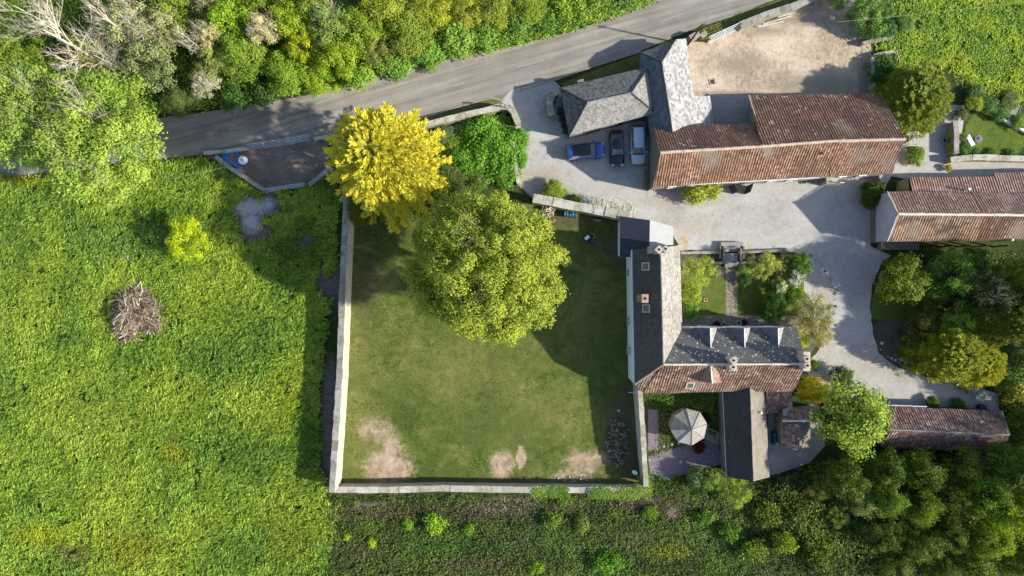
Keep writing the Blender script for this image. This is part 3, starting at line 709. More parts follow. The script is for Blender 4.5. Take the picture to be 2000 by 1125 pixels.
mb.prism([(xs - .45, q[2].y + .3), (xs - .05, q[2].y + .3), (xs - .05, q[0].y - .3), (xs - .45, q[0].y - .3)], 0, 1.0)
mb.face([(xs, q[2].y + .1, 0), (xs, q[0].y - .1, 0), (xs, q[0].y - .1, 3.5), (xs, q[1].y, 7.4), (xs, q[2].y + .1, 3.5)]); mb.build('gable_wall', M['stone_gable'], B)
for a, b in ((R0, Rm), (Rm, Rn), (Rn, R3)): line(B, a, b, 0.17, 'ridge', up=.02)
line(B, (1462, 187, 2.5), (1479, 240, 5.0), 0.10, 'ridge', 'verge', .0)
line(B, (1277, 364, 3.75), (1600, 346.5, 3.7), 0.07, 'gutter', 'gutter', -.08)
skylight(B, 1635, 239, 5.3, .8, 1.0, math.radians(92), math.radians(38)); skylight(B, 1641, 253, 6.1, .8, 1.0, math.radians(92), math.radians(38)); skylight(B, 1682, 236, 5.2, .55, .7, math.radians(92), math.radians(38))
mb = MB(); c = W(1602, 301, 6.3); mb.lathe((c.x, c.y, c.z - .4), [(.09, 0), (.09, .8), (.14, .8), (.14, .9)], 10); mb.build('flue', M['black'], B)
# stone steps up to a door, open stable doors
def step_flight():
    mb = MB()
    for k in range(7):
        c = W(1567 + k * 7.2, 352.6 - k * 0.5); mb.box((c.x, c.y + 0.1, 0.11 + k * .11), (.44, 1.0, .22 + k * .22))
    mb.build('steps', M['stone_grey'], B)
    mb = MB(); c = W(1625, 350, 1.7); mb.box((c.x, c.y + .1, .85), (1.3, 1.3, 1.7)); mb.build('landing', M['coping_pale'], B)
    mb = MB()
    for dx, dy in ((.62, -.5), (.62, .5), (1.15, -.5), (1.15, .5)): mb.box((c.x + dx, c.y + dy, 1.2), (.06, .06, 2.4))
    mb.box((c.x + .9, c.y - .5, 2.38), (.6, .06, .06)); mb.box((c.x + .9, c.y + .5, 2.38), (.6, .06, .06)); mb.build('handrail', M['frame_white'], B)
step_flight()
for px, a in ((1425, -62), (1458, -110)):
    c = W(px, 367); mb = MB(); d = math.radians(a); mb.box((c.x + math.cos(d) * .3, c.y + math.sin(d) * .3, 1.1), (1.1, .08, 2.1), d); mb.build('stable_door', M['timber_dark'], B)
for px in (1320, 1360, 1520, 1560, 1660, 1700):
    c = W(px, 366 - (px - 1275) * .058, 0); a = W(1275, 366, 3.8); b = W(1743, 338, 3.8); t = (px - 1275) / 468; p = a.lerp(b, t)
    window(B, (p.x, p.y + 0.19, 1.6), math.radians(-89 + 4), 1.0, 1.1)

# --- right hand barn
B = building('stable_range', 'low brown tiled barn with pale ridge and grey west gable at the right edge', 'barn')
k0, k1 = (1754, 418, 5.7), (2110, 421, 5.7)
roof(B, [('pan_right_s', 'pan', [k0, (1920, 419.5, 5.7), (1905, 471, 3.6), (1733, 472, 3.6)]), ('pan_barn_dim', 'pan', [(1920, 419.5, 5.7), k1, (2100, 467, 3.7), (1905, 467, 3.7)]),
         ('pan_right_n', 'pan', [k0, (1920, 419.5, 5.7), (1897, 376, 3.6), (1733, 374, 3.6)]), ('pan_right_n', 'pan', [(1920, 419.5, 5.7), k1, (2100, 378, 3.6), (1897, 376, 3.6)])])
walls('wall', [[(1733, 374, 3.6), (2100, 378, 3.6), (2100, 467, 3.6), (1733, 472, 3.6), k0]], 'stone_grey', B, 0.14)
mb = MB(); a, b, c = W(1733, 374, 3.6), W(1754, 418, 5.7), W(1733, 472, 3.6); xs = a.x + .08
mb.face([(xs, c.y + .1, .9), (xs, a.y - .1, .9), (xs, a.y - .1, 3.45), (xs, b.y, 5.55), (xs, c.y + .1, 3.45)]); mb.build('rendered_gable', M['render_grey'], B)
mb = MB(); mb.box((xs - .02, (a.y + c.y) / 2, .45), (.3, a.y - c.y - .2, .9)); mb.build('plinth', M['stone_grey'], B)
line(B, k0, k1, 0.16, 'ridge_pale', up=.02)
for e in ((1733, 374, 3.65), (1733, 472, 3.65)): line(B, k0, e, 0.06, 'frame_white', 'verge', .0)
mb = MB(); c = W(1750, 478); mb.box((c.x, c.y, .45), (4.6, 1.3, .9)); mb.build('stone_ledge', M['stone_grey'], B)
mb = MB()
for px in (1800, 1835, 1870, 1900, 1940): mb = MB(); c = W(px, 482); mb.box((c.x, c.y, 1.3), (.16, .16, 2.6)); mb.build('post', M['timber_dark'], B)
B = building('lean_to_range', 'narrow red tiled lean-to range behind the pale-ridged barn on the right', 'outbuilding')
roof(B, [('pan_right_n', 'pan', [(1777, 346, 2.5), (1943, 345, 2.5), (1948, 380, 3.4), (1783, 377, 3.4)]), ('pan_right_n', 'pan', [(1942, 337, 2.3), (2110, 336, 2.3), (2110, 381, 3.45), (1948, 380, 3.45)])])
walls('wall', [[(1774, 346, 2.5), (1943, 345, 2.5), (2110, 338, 2.3), (2110, 378, 3.3), (1776, 376, 3.3)]], 'stone', B, 0.12)
mb = MB(); c = W(1886, 371, 3.4); mb.lathe((c.x, c.y, c.z - .5), [(.10, 0), (.10, 1.1), (.17, 1.1), (.17, 1.25)], 10); mb.build('flue', M['metal_gate'], B)

# --- the house
M['lead_pale'] = mat_slate('pale_mottled_slate', (0.22, 0.21, 0.19), (0.42, 0.41, 0.38), tilevar=.5, lich=.6, lscale=2.5)
B = building('farmhouse', 'L-shaped slate and tile farmhouse with white west wall beside the walled lawn', 'house')
HW, HE = 5.2, 8.5
a1, a2, a3, a4 = (1235, 487, 5.2), (1290, 484, 8.5), (1295.5, 712, 8.5), (1240, 750, 5.2)
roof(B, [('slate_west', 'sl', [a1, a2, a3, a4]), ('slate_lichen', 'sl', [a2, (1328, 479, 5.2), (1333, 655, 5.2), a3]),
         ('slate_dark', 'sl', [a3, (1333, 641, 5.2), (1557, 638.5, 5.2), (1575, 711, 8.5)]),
         ('pan_house', 'pan', [a3, (1575, 711, 8.5), (1549, 764, 4.0), (1255, 768, 4.0)]), ('pan_house', 'pan', [a3, (1256, 768, 4.0), a4])])
walls('wall', [[a1, (1328, 479, 5.2), (1331, 641, 5.2), (1557, 638.5, 5.2), (1575, 711, 8.5), (1549, 764, 4.0), (1255, 768, 4.0), a4]], 'render_white', B, 0.13)
mb = MB(); P = [W(1235, 487, 5.1), W(1290, 484, 8.4), W(1328, 479, 5.1)]
mb.face([(P[0].x + .1, P[0].y - .05, 0), (P[2].x - .1, P[2].y - .05, 0), (P[2].x - .1, P[2].y - .05, 5.0), (P[1].x, P[1].y - .05, 8.3), (P[0].x + .1, P[0].y - .05, 5.0)]); mb.build('gable_wall', M['stone'], B)
line(B, a2, a3, 0.08, 'ridge_grey', up=.02); line(B, a3, (1575, 711, 8.5), 0.11, 'ridge_pale', up=.02); line(B, a3, a4, 0.09, 'ridge', 'hip_tiles', .02)
line(B, a3, (1334, 655, 5.25), 0.06, 'lead', 'valley', -.02)
for nm, pa, pb in (('gutter', (1234, 488, 5.05), (1238.5, 750, 5.05)),): line(B, pa, pb, 0.08, 'frame_white', nm)
for rx in (1387, 1453.5, 1519.5):
    hr, he = 7.0, 5.35; mbm = MB(); fr = (rx, 641, hr); bk = (rx + 1.2, 679, hr + .05); g0 = W(rx, 641, hr)
    L = Vector((g0.x - 1.55, g0.y, he)); Rr = Vector((g0.x + 1.3, g0.y, he)); T = g0; Bk = W(*bk)
    mbd = MB(); roof_face(mbd, [T, L, Bk], 1, 'sl', 0, .06); roof_face(mbd, [T, Rr, Bk], 2, 'sl', 0, .06)
    dr = mbd.build('dormer', [M['timber'], M['slate_blue'], M['lead_pale']], B)
    mbd = MB(); y_ = g0.y - .06
    mbd.face([(L.x + .05, y_, 5.0), (Rr.x - .05, y_, 5.0), (T.x, y_, hr - .08)]); mbd.box((T.x - .1, y_ + .03, 4.3), (2.5, .08, 1.5)); mbd.build('dormer_wall', M['render_white'], dr)
    line(dr, fr, bk, 0.05, 'frame_white', 'ridge_strip', .03)
    window(B, (T.x, y_ + .08, 4.4), PI / 2, 1.1, 1.2)
# tile dormer on the south slope
mbd = MB(); T = W(1391, 749.5, 8.0); Bk = W(1388, 712, 8.2); L = Vector((T.x - 1.15, T.y - .02, 5.1)); Rr = Vector((T.x + 1.3, T.y - .02, 6.6))
roof_face(mbd, [T, L, Vector((Bk.x - .8, Bk.y, 7.6)), Bk], 1, 'pan', 0, .06); roof_face(mbd, [T, Rr, Vector((Bk.x + .8, Bk.y, 7.9)), Bk], 1, 'pan', 0, .06)
dr = mbd.build('tile_dormer', [M['timber'], M['pan_right_n']], B); outer(T, Bk, .07, 'frame_white', dr, 'ridge_strip')
mbd = MB(); mbd.face([(L.x + .1, T.y + .12, 4.6), (Rr.x - .1, T.y + .12, 4.6), (Rr.x - .1, T.y + .12, 6.4), (T.x, T.y + .12, 7.8), (L.x + .1, T.y + .12, 5.0)]); mbd.build('dormer_wall', M['render_white'], dr)
# chimneys
chimney(B, 1287.5, 487.5, 10.2, 7.2, .72, .72, PI / 4); chimney(B, 1300, 486, 10.2, 6.5, .62, .62, PI / 4)
mb = MB(); c = W(1289, 487, 8.9); mb.box((c.x - .1, c.y, 7.9), (1.9, .8, 1.6)); mb.build('chimney_stack', M['chim_cream'], B)
mb = MB(); c = W(1275, 487, 8.0); mb.box((c.x, c.y, 7.5), (.5, .8, 1.2)); mb.build('lead_flashing', M['lead'], B)
chimney(B, 1260, 583, 9.0, 5.8, .75, .95, 0, 'brick', hole=.15)
chimney(B, 1433, 704, 10.0, 8.0, .68, .68, PI / 5); chimney(B, 1432.5, 717, 10.0, 7.8, .68, .68, PI / 5)
mb = MB(); c = W(1432, 711, 9.0); mb.box((c.x, c.y, 8.4), (.8, 1.5, 1.2)); mb.build('chimney_stack', M['chim_cream'], B)
chimney(B, 1576.5, 701, 10.0, 7.5, .62, .62, .3); chimney(B, 1577.5, 714, 10.0, 7.5, .62, .62, .3)
mb = MB(); c = W(1576, 706, 9.2); mb.box((c.x, c.y, 4.6), (.75, 2.1, 9.2)); mb.build('chimney_stack', M['chim_cream'], B)
skylight(B, 1262, 520.5, 6.9, .8, .95, PI, math.radians(50)); skylight(B, 1263, 602.5, 6.9, .8, .95, PI, math.radians(50)); skylight(B, 1347.5, 751.5, 5.3, .8, 1.0, -PI / 2, math.radians(46), fr='ridge_pale')
for py in (530, 630, 690): 
    c = W(1236, py, 5.2)
    for z in (1.5,): window(B, (c.x + .15, c.y, z), PI, 1.0, 1.3)
c = W(1500, 640, 5.2); 
for px in (1360, 1400, 1490, 1540): p = W(px, 640, 5.2); window(B, (p.x, p.y - .12, 1.5), PI / 2, 1.1, 1.3)
p = W(1428, 640, 5.2); window(B, (p.x, p.y - .12, 1.05), PI / 2, 1.0, 2.1, 'front_door', 'frame_white', True)
# --- annex
PA = ((1269.5, 430, 4.2), (1268.5, 481, 4.2), (1210.5, 460, 2.8))
B = building('house_annex', 'low annex with one navy and one pale slope at the farmhouse north end', 'annex')
roof(B, [('slate_annex', 'sl', [onpl(1210.5, 422, *PA), (1269.5, 430, 4.2), (1268.5, 481, 4.2), onpl(1235, 502, *PA), onpl(1210.5, 502, *PA)]), ('lead', 'sl', [(1269.5, 430, 4.2), (1315, 442.5, 2.7), (1315, 478, 2.7), (1268.5, 481, 4.2)])], 'frame_white')
walls('wall', [[(1211, 426, 2.7), (1269, 434, 2.7), (1315, 445, 2.7), (1315, 478, 2.7), (1240, 500, 2.7), (1211, 500, 2.7)]], 'render_white', B, .15)
line(B, (1209.5, 437, 2.65), (1209.5, 501, 2.65), .06, 'frame_white', 'gutter')
# --- dark roofed workshop
B = building('workshop', 'long workshop with one black roof slope and one buff slope south of the farmhouse', 'outbuilding')
s0, s1 = (1463, 727, 4.9), (1471, 940, 4.9)
roof(B, [('felt_dark', 'sl', [s0, s1, (1420, 931, 2.8), (1412, 750, 2.8)]), ('felt_pale', 'sl', [s0, s1, (1503, 932, 2.8), (1494, 749, 2.8)])])
walls('wall', [[(1412, 750, 2.8), s0, (1494, 749, 2.8), (1503, 932, 2.8), s1, (1420, 931, 2.8)]], 'stone_grey', B, .15)
line(B, s0, s1, .05, 'ridge_dark', up=.01); line(B, (1411, 755, 2.65), (1419, 930, 2.65), .06, 'metal_gate', 'gutter')
mb = MB(); c = W(1486, 806, 3.9); mb.lathe((c.x, c.y, c.z - .6), [(.07, 0), (.07, .8), (.12, .8), (.12, .9)], 10); mb.build('vent_pipe', M['frame_white'], B)
# --- small pantile lean-to
B = building('tiled_lean_to', 'small red tiled lean-to tucked between the farmhouse and the workshop', 'lean-to')
roof(B, [('pan_se', 'pan', [(1497, 766, 3.3), (1547, 766, 3.3), (1548, 803, 2.3), (1498, 808, 2.3)])]); walls('wall', [[(1497, 766, 3.2), (1547, 766, 3.2), (1548, 802, 2.3), (1498, 806, 2.3)]], 'stone_grey', B, .12)
# --- shed
B = building('garden_shed', 'small plum tiled shed with pale ridge flashing beside the big green tree', 'shed')
roof(B, [('pan_se', 'pan', [(1527, 820, 3.3), (1580, 820, 3.3), (1582, 797, 2.4), (1524, 798, 2.4)]), ('pan_se', 'pan', [(1561, 824, 3.2), (1561, 876, 3.2), (1526, 873, 2.3), (1525, 824, 2.3)]), ('felt_pale', 'sl', [(1561, 824, 3.2), (1561, 876, 3.2), (1583, 874, 2.4), (1582, 824, 2.4)])])
walls('wall', [[(1525, 799, 2.3), (1581, 799, 2.3), (1583, 874, 2.3), (1561, 876, 3.1), (1526, 873, 2.3)]], 'stone', B, .12); line(B, (1527, 822, 3.3), (1580, 822, 3.3), .13, 'metal_gate', up=.02)
mb = MB(); c = W(1533, 808, 3.0); mb.box(c, (.5, 1.1, .1)); mb.build('sheet_patch', M['lead'], B)
# --- plum tiled barn
B = building('plum_tiled_barn', 'long low barn with patchy plum coloured tiles at the south end of the gravel', 'barn')
t0, t1 = (1738, 839, 4.6), (1972, 849, 4.6)
roof(B, [('pan_se', 'pan', [t0, t1, (1957, 803, 2.3), (1728, 793, 2.3)]), ('pan_se', 'pan', [t0, t1, (1958, 884, 2.3), (1722, 873, 2.3)])])
walls('wall', [[(1728, 793, 2.3), (1957, 803, 2.3), t1, (1958, 884, 2.3), (1722, 873, 2.3), t0]], 'stone_grey', B, .15); line(B, t0, t1, .10, 'ridge_grey', up=.02)
for a, b in (((1728, 793, 2.35), t0), ((1957, 803, 2.35), t1)): line(B, a, b, .06, 'gutter', 'verge')
line(B, (1730, 791, 2.2), (1810, 794, 2.2), .06, 'gutter', 'gutter')
# --- octagonal summerhouse
B = building('summerhouse', 'octagonal summerhouse with weathered boarded roof in the purple gravel garden', 'summerhouse')
mb = MB(); ap = W(1348, 838, 3.5); rim = [(1341.5, 799.5), (1367.5, 808), (1380.5, 832), (1373, 858), (1348, 870.5), (1323, 861), (1310, 838), (1318, 811)]
cc = W(1345.5, 834, 2.3)
RP = [cc + Vector((2.22 * math.cos(math.radians(99 - 45 * i)), 2.22 * math.sin(math.radians(99 - 45 * i)), 0)) for i in range(8)]; ap = Vector((cc.x + .02, cc.y - .02, 3.55))
for i in range(8): roof_face(mb, [ap, RP[i], RP[(i + 1) % 8]], 1, 'sl', 0, .05)
mb.build('roof', [M['timber'], mat_slate('shingle_boards', (0.26, 0.24, 0.21), (0.40, 0.375, 0.33), tw=.9, th=.16, lich=.3)], B)
for i in range(8): outer(ap + Vector((0, 0, .02)), RP[i] + Vector((0, 0, .02)), .035, 'ridge_grey', B, 'hip_strip', 5)
mb = MB(); mb.lathe(ap, [(.12, -.05), (.10, .12), (.03, .25)], 8); mb.build('finial', M['lead'], B)
mb = MB()
for i in range(8):
    p, q = cc.lerp(RP[i], .86), cc.lerp(RP[(i + 1) % 8], .86); p.z = q.z = 0; mb.box((p.x, p.y, 1.15), (.12, .12, 2.3))
    if i != 2: d = q - p; mb.box(((p.x + q.x) / 2, (p.y + q.y) / 2, .5), (d.length - .1, .06, 1.0), math.atan2(d.y, d.x))
mb.build('frame', M['timber'], B)
mb = MB(); mb.lathe((cc.x, cc.y, .03), [(2.0, 0), (2.0, .12)], 8); mb.build('floor', M['timber'], B)
# ------------------------------------------------------------------ free-standing walls
def wall(name, label, pts, th, mat='stone', cop='coping', cat='wall', group=None, coph=0.12, over=0.05):
    """pts: (px, py, h) along the top centre line"""
    e = building(name, label, cat, group)
    P = []
    for i in range(len(pts) - 1):
        a, b = W(*pts[i]), W(*pts[i + 1]); n = max(1, int((b - a).length / 1.1))
        P += [a.lerp(b, k / n) for k in range(n)]
    P.append(W(*pts[-1]))
    rs = random.Random(len(label) + int(P[0].x * 10)); B_ = MB(); C_ = MB()
    def side(i):
        d = P[min(i + 1, len(P) - 1)] - P[max(i - 1, 0)]; d.z = 0; d.normalize(); return Vector((-d.y, d.x, 0))
    J = [Vector((rs.uniform(-.03, .03), rs.uniform(-.03, .03), rs.uniform(-.05, .05))) for _ in P]
    def strip(mb, w_, z0f, z1f, m=0):
        ring = []
        for i, p in enumerate(P):
            s_ = side(i) * w_ / 2; q = p + J[i]
            ring.append([Vector((q.x - s_.x, q.y - s_.y, z0f(q))), Vector((q.x + s_.x, q.y + s_.y, z0f(q))), Vector((q.x + s_.x, q.y + s_.y, z1f(q))), Vector((q.x - s_.x, q.y - s_.y, z1f(q)))])
        for i in range(len(ring) - 1):
            for k in range(4): mb.face([ring[i][k], ring[i][(k + 1) % 4], ring[i + 1][(k + 1) % 4], ring[i + 1][k]], m)
        mb.face(ring[0], m); mb.face(ring[-1][::-1], m)
    strip(B_, th, lambda q: -.2, lambda q: q.z - coph)
    B_.build('wall_body', M[mat], e)
    for i in range(len(P) - 1):      # separate coping stones, slightly uneven
        a, b = P[i] + J[i], P[i + 1] + J[i + 1]; d = b - a
        C_.box(((a.x + b.x) / 2 + rs.uniform(-.02, .02), (a.y + b.y) / 2 + rs.uniform(-.02, .02), (a.z + b.z) / 2 - coph / 2 + rs.uniform(-.02, .02)), (d.length - rs.uniform(-.03, .03), th + over * 2 + rs.uniform(-.06, .04), coph), math.atan2(d.y, d.x))
    C_.build('coping', M[cop], e)
    return e
wall('garden_wall', 'tall old wall with sunlit cream inner face along the west side of the walled lawn', [(677, 380, 3.3), (672, 480, 3.3), (667.5, 600, 3.3), (662.5, 740, 3.3), (654.5, 860, 3.3), (648, 962, 3.3)], .62, 'wall_stone', 'coping', 'garden wall')
wall('garden_wall', 'low pale coping topped wall along the south side of the walled lawn', [(655, 957, 1.6), (760, 957, 1.6), (860, 954, 1.6), (1000, 956, 1.6), (1130, 957, 1.6), (1264, 958, 1.6)], .66, 'wall_stone', 'coping_pale', 'garden wall')
wall('garden_wall', 'wall between the walled lawn and the purple gravel garden, running south from the farmhouse', [(1250, 757, 3.4), (1255, 830, 3.3), (1259, 900, 3.1), (1262, 950, 2.4)], .50, 'wall_stone', 'coping_pale', 'garden wall')
wall('roadside_wall', 'curved stone wall with pale top between the road verge and the bright green laurels', [(800, 251, 1.6), (850, 238, 1.6), (910, 224, 1.6), (960, 212, 1.6), (978, 208, 1.6), (994, 209, 1.6), (1004, 220, 1.5), (1012, 241, 1.4)], .62, 'stone', 'coping_pale')
wall('rubble_wall', 'thin rubble wall with laurels spilling over both sides at the drive entrance', [(1001, 277, 1.7), (1005, 310, 1.7), (1013, 358, 1.6)], .34, 'stone', 'coping_pale')
wall('yard_wall', 'white lichened wall running from the big round tree to the annex', [(1042, 387, 2.4), (1100, 398, 2.4), (1160, 409, 2.4), (1228, 422, 2.6)], .95, 'stone', 'coping_pale')
wall('curved_wall', 'short curved mossy wall at the road end of the hipped garage', [(1090, 178, 1.3), (1079, 184, 1.3), (1073, 196, 1.3), (1074, 210, 1.3), (1078, 225, 1.2)], .7, 'stone', 'coping_pale')  # pale coping stands in for sunlight that the garage's shadow cuts off
wall('stone_wall', 'rough stone wall along the road edge of the earth yard', [(1446, 49, 1.2), (1500, 28, 1.2), (1545, 14, 1.1), (1600, -8, 1.1), (1640, -30, 1.1)], .75, 'stone', 'coping')
wall('stone_wall', 'low wall on the east side of the earth yard beside the dark shrubs', [(1705, 112, 1.1), (1707, 150, 1.1), (1709, 184, 1.1)], .30, 'stone', 'coping_pale')
wall('retaining_wall', 'mossy retaining wall from the earth yard corner to the ivy hedge', [(1686, 84, 1.0), (1705, 79, .9), (1746, 70, .8)], .32, 'stone', 'coping')
wall('retaining_wall', 'lower retaining wall edging the grass ramp beside the meadow', [(1706, 108, .8), (1728, 102, .8), (1748, 99, .8)], .22, 'stone', 'coping_pale')
wall('layby_wall', 'mossy stone wall on the field side of the lay-by below the blue pipe coil', [(420, 305, .9), (450, 328, .9), (480, 347, .9), (520, 374, .9)], .42, 'stone', 'coping')
wall('layby_wall', 'stub of lay-by wall running up to the golden conifer', [(602, 361, .9), (622, 346, .9), (646, 326, .9)], .38, 'stone', 'coping')
wall('road_wall', 'pale coping wall between the road and the blue pipe coil', [(398, 299, .8), (440, 295, .8), (486, 289, .8)], .34, 'stone', 'coping_pale')
wall('road_wall', 'pale coping wall end beside the golden conifer on the road edge', [(611, 271, .8), (640, 267, .8)], .30, 'stone', 'coping_pale')
wall('garden_wall', 'rubble wall along the top of the gravel below the corner lawn', [(1858, 312, 1.2), (1900, 307, 1.2), (1950, 308, 1.2), (2060, 311, 1.2)], .62, 'stone', 'coping_pale', 'garden wall')
wall('garden_wall', 'broken rubble wall on the drive side of the corner lawn', [(1866, 237, 1.3), (1868, 260, 1.3), (1868, 300, 1.3)], .55, 'stone', 'coping', 'garden wall')
wall('garden_edging', 'white edging wall along the hedge side of the corner lawn', [(1909, 209, .5), (1960, 233, .5), (2015, 263, .5)], .16, 'render_white', 'frame_white')
wall('dry_stone_wall', 'crumbling dry stone wall between the long barn and the pale-ridged barn', [(1721, 342, 1.1), (1726, 358, 1.1), (1725, 378, 1.1)], .38, 'stone', 'coping_pale')
wall('garden_wall', 'low front garden wall west of the steps', [(1330, 494, .5), (1408, 493, .5)], .25, 'stone', 'coping', 'garden wall')
wall('garden_wall', 'low front garden wall east of the steps beneath the shrubs', [(1444, 493, .7), (1490, 491, .5), (1548, 489, .5)], .25, 'stone', 'coping', 'garden wall')
wall('retaining_wall', 'inner ledge wall below the front garden tree west of the path', [(1394, 513, .6), (1416, 513, .6)], .14, 'stone', 'coping_pale')
wall('retaining_wall', 'inner ledge wall east of the front garden path', [(1438, 513, .6), (1470, 513, .6)], .14, 'stone', 'coping_pale')
# pillars and steps
e = building('gate_pillar', 'leaning stone gate pillar between the pale slate outbuilding and the yard gate', 'gate pillar')
mb = MB(); c = W(1352, 76); mb.box((c.x, c.y, .6), (1.4, .7, 1.2), math.radians(25), taper=.9); mb.build('pillar', M['stone'], e)
mb = MB(); c = W(1370, 72); mb.box((c.x, c.y, .5), (1.0, .6, 1.0), math.radians(35), taper=.85); mb.build('stub', M['stone'], e)
e = building('garden_steps', 'stone steps with side walls leading from the gravel down to the front garden path', 'steps')
mb = MB(); c = W(1427, 502)
for k, (w_, y_, h_) in enumerate(((2.7, 1.55, .60), (2.1, 1.15, .44), (1.55, .1, .28))): mb.box((c.x, c.y + y_ - .5 * (k == 2), h_ / 2), (w_, .45 if k < 2 else 1.7, h_))
mb.build('step', M['concrete'], e)
for sx in (-1, 1):
    mb = MB(); mb.box((c.x + sx * 1.05, c.y + .1, .35), (.22, 1.9, .7)); mb.build('side_wall', M['stone_grey'], e)
    mb = MB(); mb.box((c.x + sx * 1.42, c.y + .55, .30), (.18, 1.5, .6)); mb.build('side_wall', M['stone_grey'], e)
def gate(label, a, b, mat='metal_gate', h=1.15, bars=5, leaves=1, tilt=0.25):
    e = building('field_gate', label, 'gate'); A, B_ = W(*a), W(*b); A.z = B_.z = 0; d = (B_ - A).normalized(); n = Vector((-d.y, d.x, 0))
    for k in range(leaves):
        p = A.lerp(B_, k / leaves) + d * .05; q = A.lerp(B_, (k + 1) / leaves) - d * .05; mb = MB()
        for i in range(bars):
            z = .15 + (h - .15) * i / (bars - 1); o = n * tilt * (z / h - .5); mb.tube([p + o + Vector((0, 0, z)), q + o + Vector((0, 0, z))], .035, 6)
        for t in (0, .5, 1):
            s = p.lerp(q, t); mb.tube([s - n * tilt * .4 + Vector((0, 0, .12)), s + n * tilt * .5 + Vector((0, 0, h))], .045, 6)
        mb.build('gate_leaf', M[mat], e)
    for s in (A, B_): mb = MB(); mb.box((s.x, s.y, .65), (.16, .16, 1.3)); mb.build('post', M['timber'], e)
gate('pair of galvanised gates closing the lay-by along the road', (488, 290.5), (609, 271.5), leaves=2, tilt=.5)
gate('galvanised gate at the field side of the lay-by', (523, 374), (600, 362), tilt=.3)
gate('white field gate at the road corner of the earth yard', (1381, 82), (1443, 54), 'frame_white', tilt=.5)
e = building('fence_rails', 'thin white rail fence at the meadow edge above the dark conifer', 'fence'); mb = MB()
for a, b in (((1751, 98), (1759, 125)), ((1754, 139), (1766, 143))):
    p, q = W(*a, .9), W(*b, .9); mb.tube([p, q], .05, 6)
    for t in (0, 1): s = p.lerp(q, t); mb.box((s.x, s.y, .45), (.09, .09, .9))
mb.build('rail', M['timber_pale'], e)

# ------------------------------------------------------------------ leaf geometry
def leaf_cards(C, D, Nn, L, Wd, col, jitter=0.0):
    """diamond leaves. C centres, D long axes, Nn rough normals, L lengths, Wd widths, col (n,3)"""
    D = D / np.linalg.norm(D, axis=1, keepdims=True)
    Sd = np.cross(Nn, D); Sd /= np.linalg.norm(Sd, axis=1, keepdims=True) + 1e-9
    Up = np.cross(D, Sd)
    L = L[:, None]; Wd = Wd[:, None]
    v0 = C - D * L * .5; v1 = C + Sd * Wd * .5 - Up * L * 0.06; v2 = C + D * L * .5 - Up * L * .12; v3 = C - Sd * Wd * .5 - Up * L * 0.06
    V = np.stack([v0, v1, v2, v3], 1).reshape(-1, 3)
    F = np.arange(len(V)).reshape(-1, 4)
    return V, F, np.repeat(col, 4, axis=0)
def rdir(r, n):
    v = r.normal(size=(n, 3)); return v / np.linalg.norm(v, axis=1, keepdims=True)
def tint(r, n, lo, hi, base=None):
    """natural leaf-to-leaf colour spread: mix between two greens per clump and per leaf"""
    t = np.clip((base if base is not None else r.random(n)) + r.normal(0, .16, n), 0, 1)[:, None]
    return np.array(lo) * (1 - t) + np.array(hi) * t
def crown_leafy(name, R, H, z0, lobes, clumps, leaves, ls, seed, lo=(.55, .6, .5), hi=(1.25, 1.2, 1.1), lobe_r=.30, flat=1.0, spread=1.0):
    r = np.random.default_rng(seed); C = []; T = []; O = []
    # lobe centres through the upper part of an ellipsoid
    for i in range(lobes):
        a = r.random() * 2 * PI; q = math.sqrt((i + .5) / lobes); rr = q * (1 - lobe_r * .75) * R * r.uniform(.82, 1.12)
        top = math.sqrt(max(0.02, 1 - (rr / R) ** 2)); z = z0 + (H - z0) * (top * r.uniform(.70, 1.0)) * (1 - lobe_r * .45)
        if r.random() < .25: z = z0 + (z - z0) * r.uniform(.35, .7)
        lr = R * lobe_r * r.uniform(.6, 1.25); lt = r.random()
        a = i * 2.39996 + r.uniform(-.5, .5)
        c0 = np.array([math.cos(a) * rr, math.sin(a) * rr, z])
        d = rdir(r, clumps); d[:, 2] = np.abs(d[:, 2]) * 1.15 - .35
        cc = c0 + d * lr * r.uniform(.45, 1.05, (clumps, 1)) * np.array([1, 1, .75 * flat])
        C.append(cc); T.append(np.clip(lt * .55 + r.random(clumps) * .55 - .05, 0, 1)); O.append(d)
    C = np.concatenate(C); T = np.concatenate(T); O = np.concatenate(O); n = len(C)
    cr = ls * 2.6 * r.uniform(.6, 1.4, n)
    idx = np.repeat(np.arange(n), leaves); m = len(idx)
    off = rdir(r, m) * (r.random((m, 1)) ** .5) * cr[idx][:, None]; off[:, 2] *= .7
    P = C[idx] + off
    Nn = O[idx] * .5 + off / (cr[idx][:, None]) * .7 + rdir(r, m) * .55 + np.array([0, 0, .55])
    Nn /= np.linalg.norm(Nn, axis=1, keepdims=True)
    D = np.cross(Nn, rdir(r, m)) + 1e-4
    V, F, col = leaf_cards(P, D, Nn, ls * r.uniform(.7, 1.35, m), ls * .62 * r.uniform(.7, 1.3, m), tint(r, m, lo, hi, T[idx]))
    return np_mesh(name, V, F, col, [FOL])
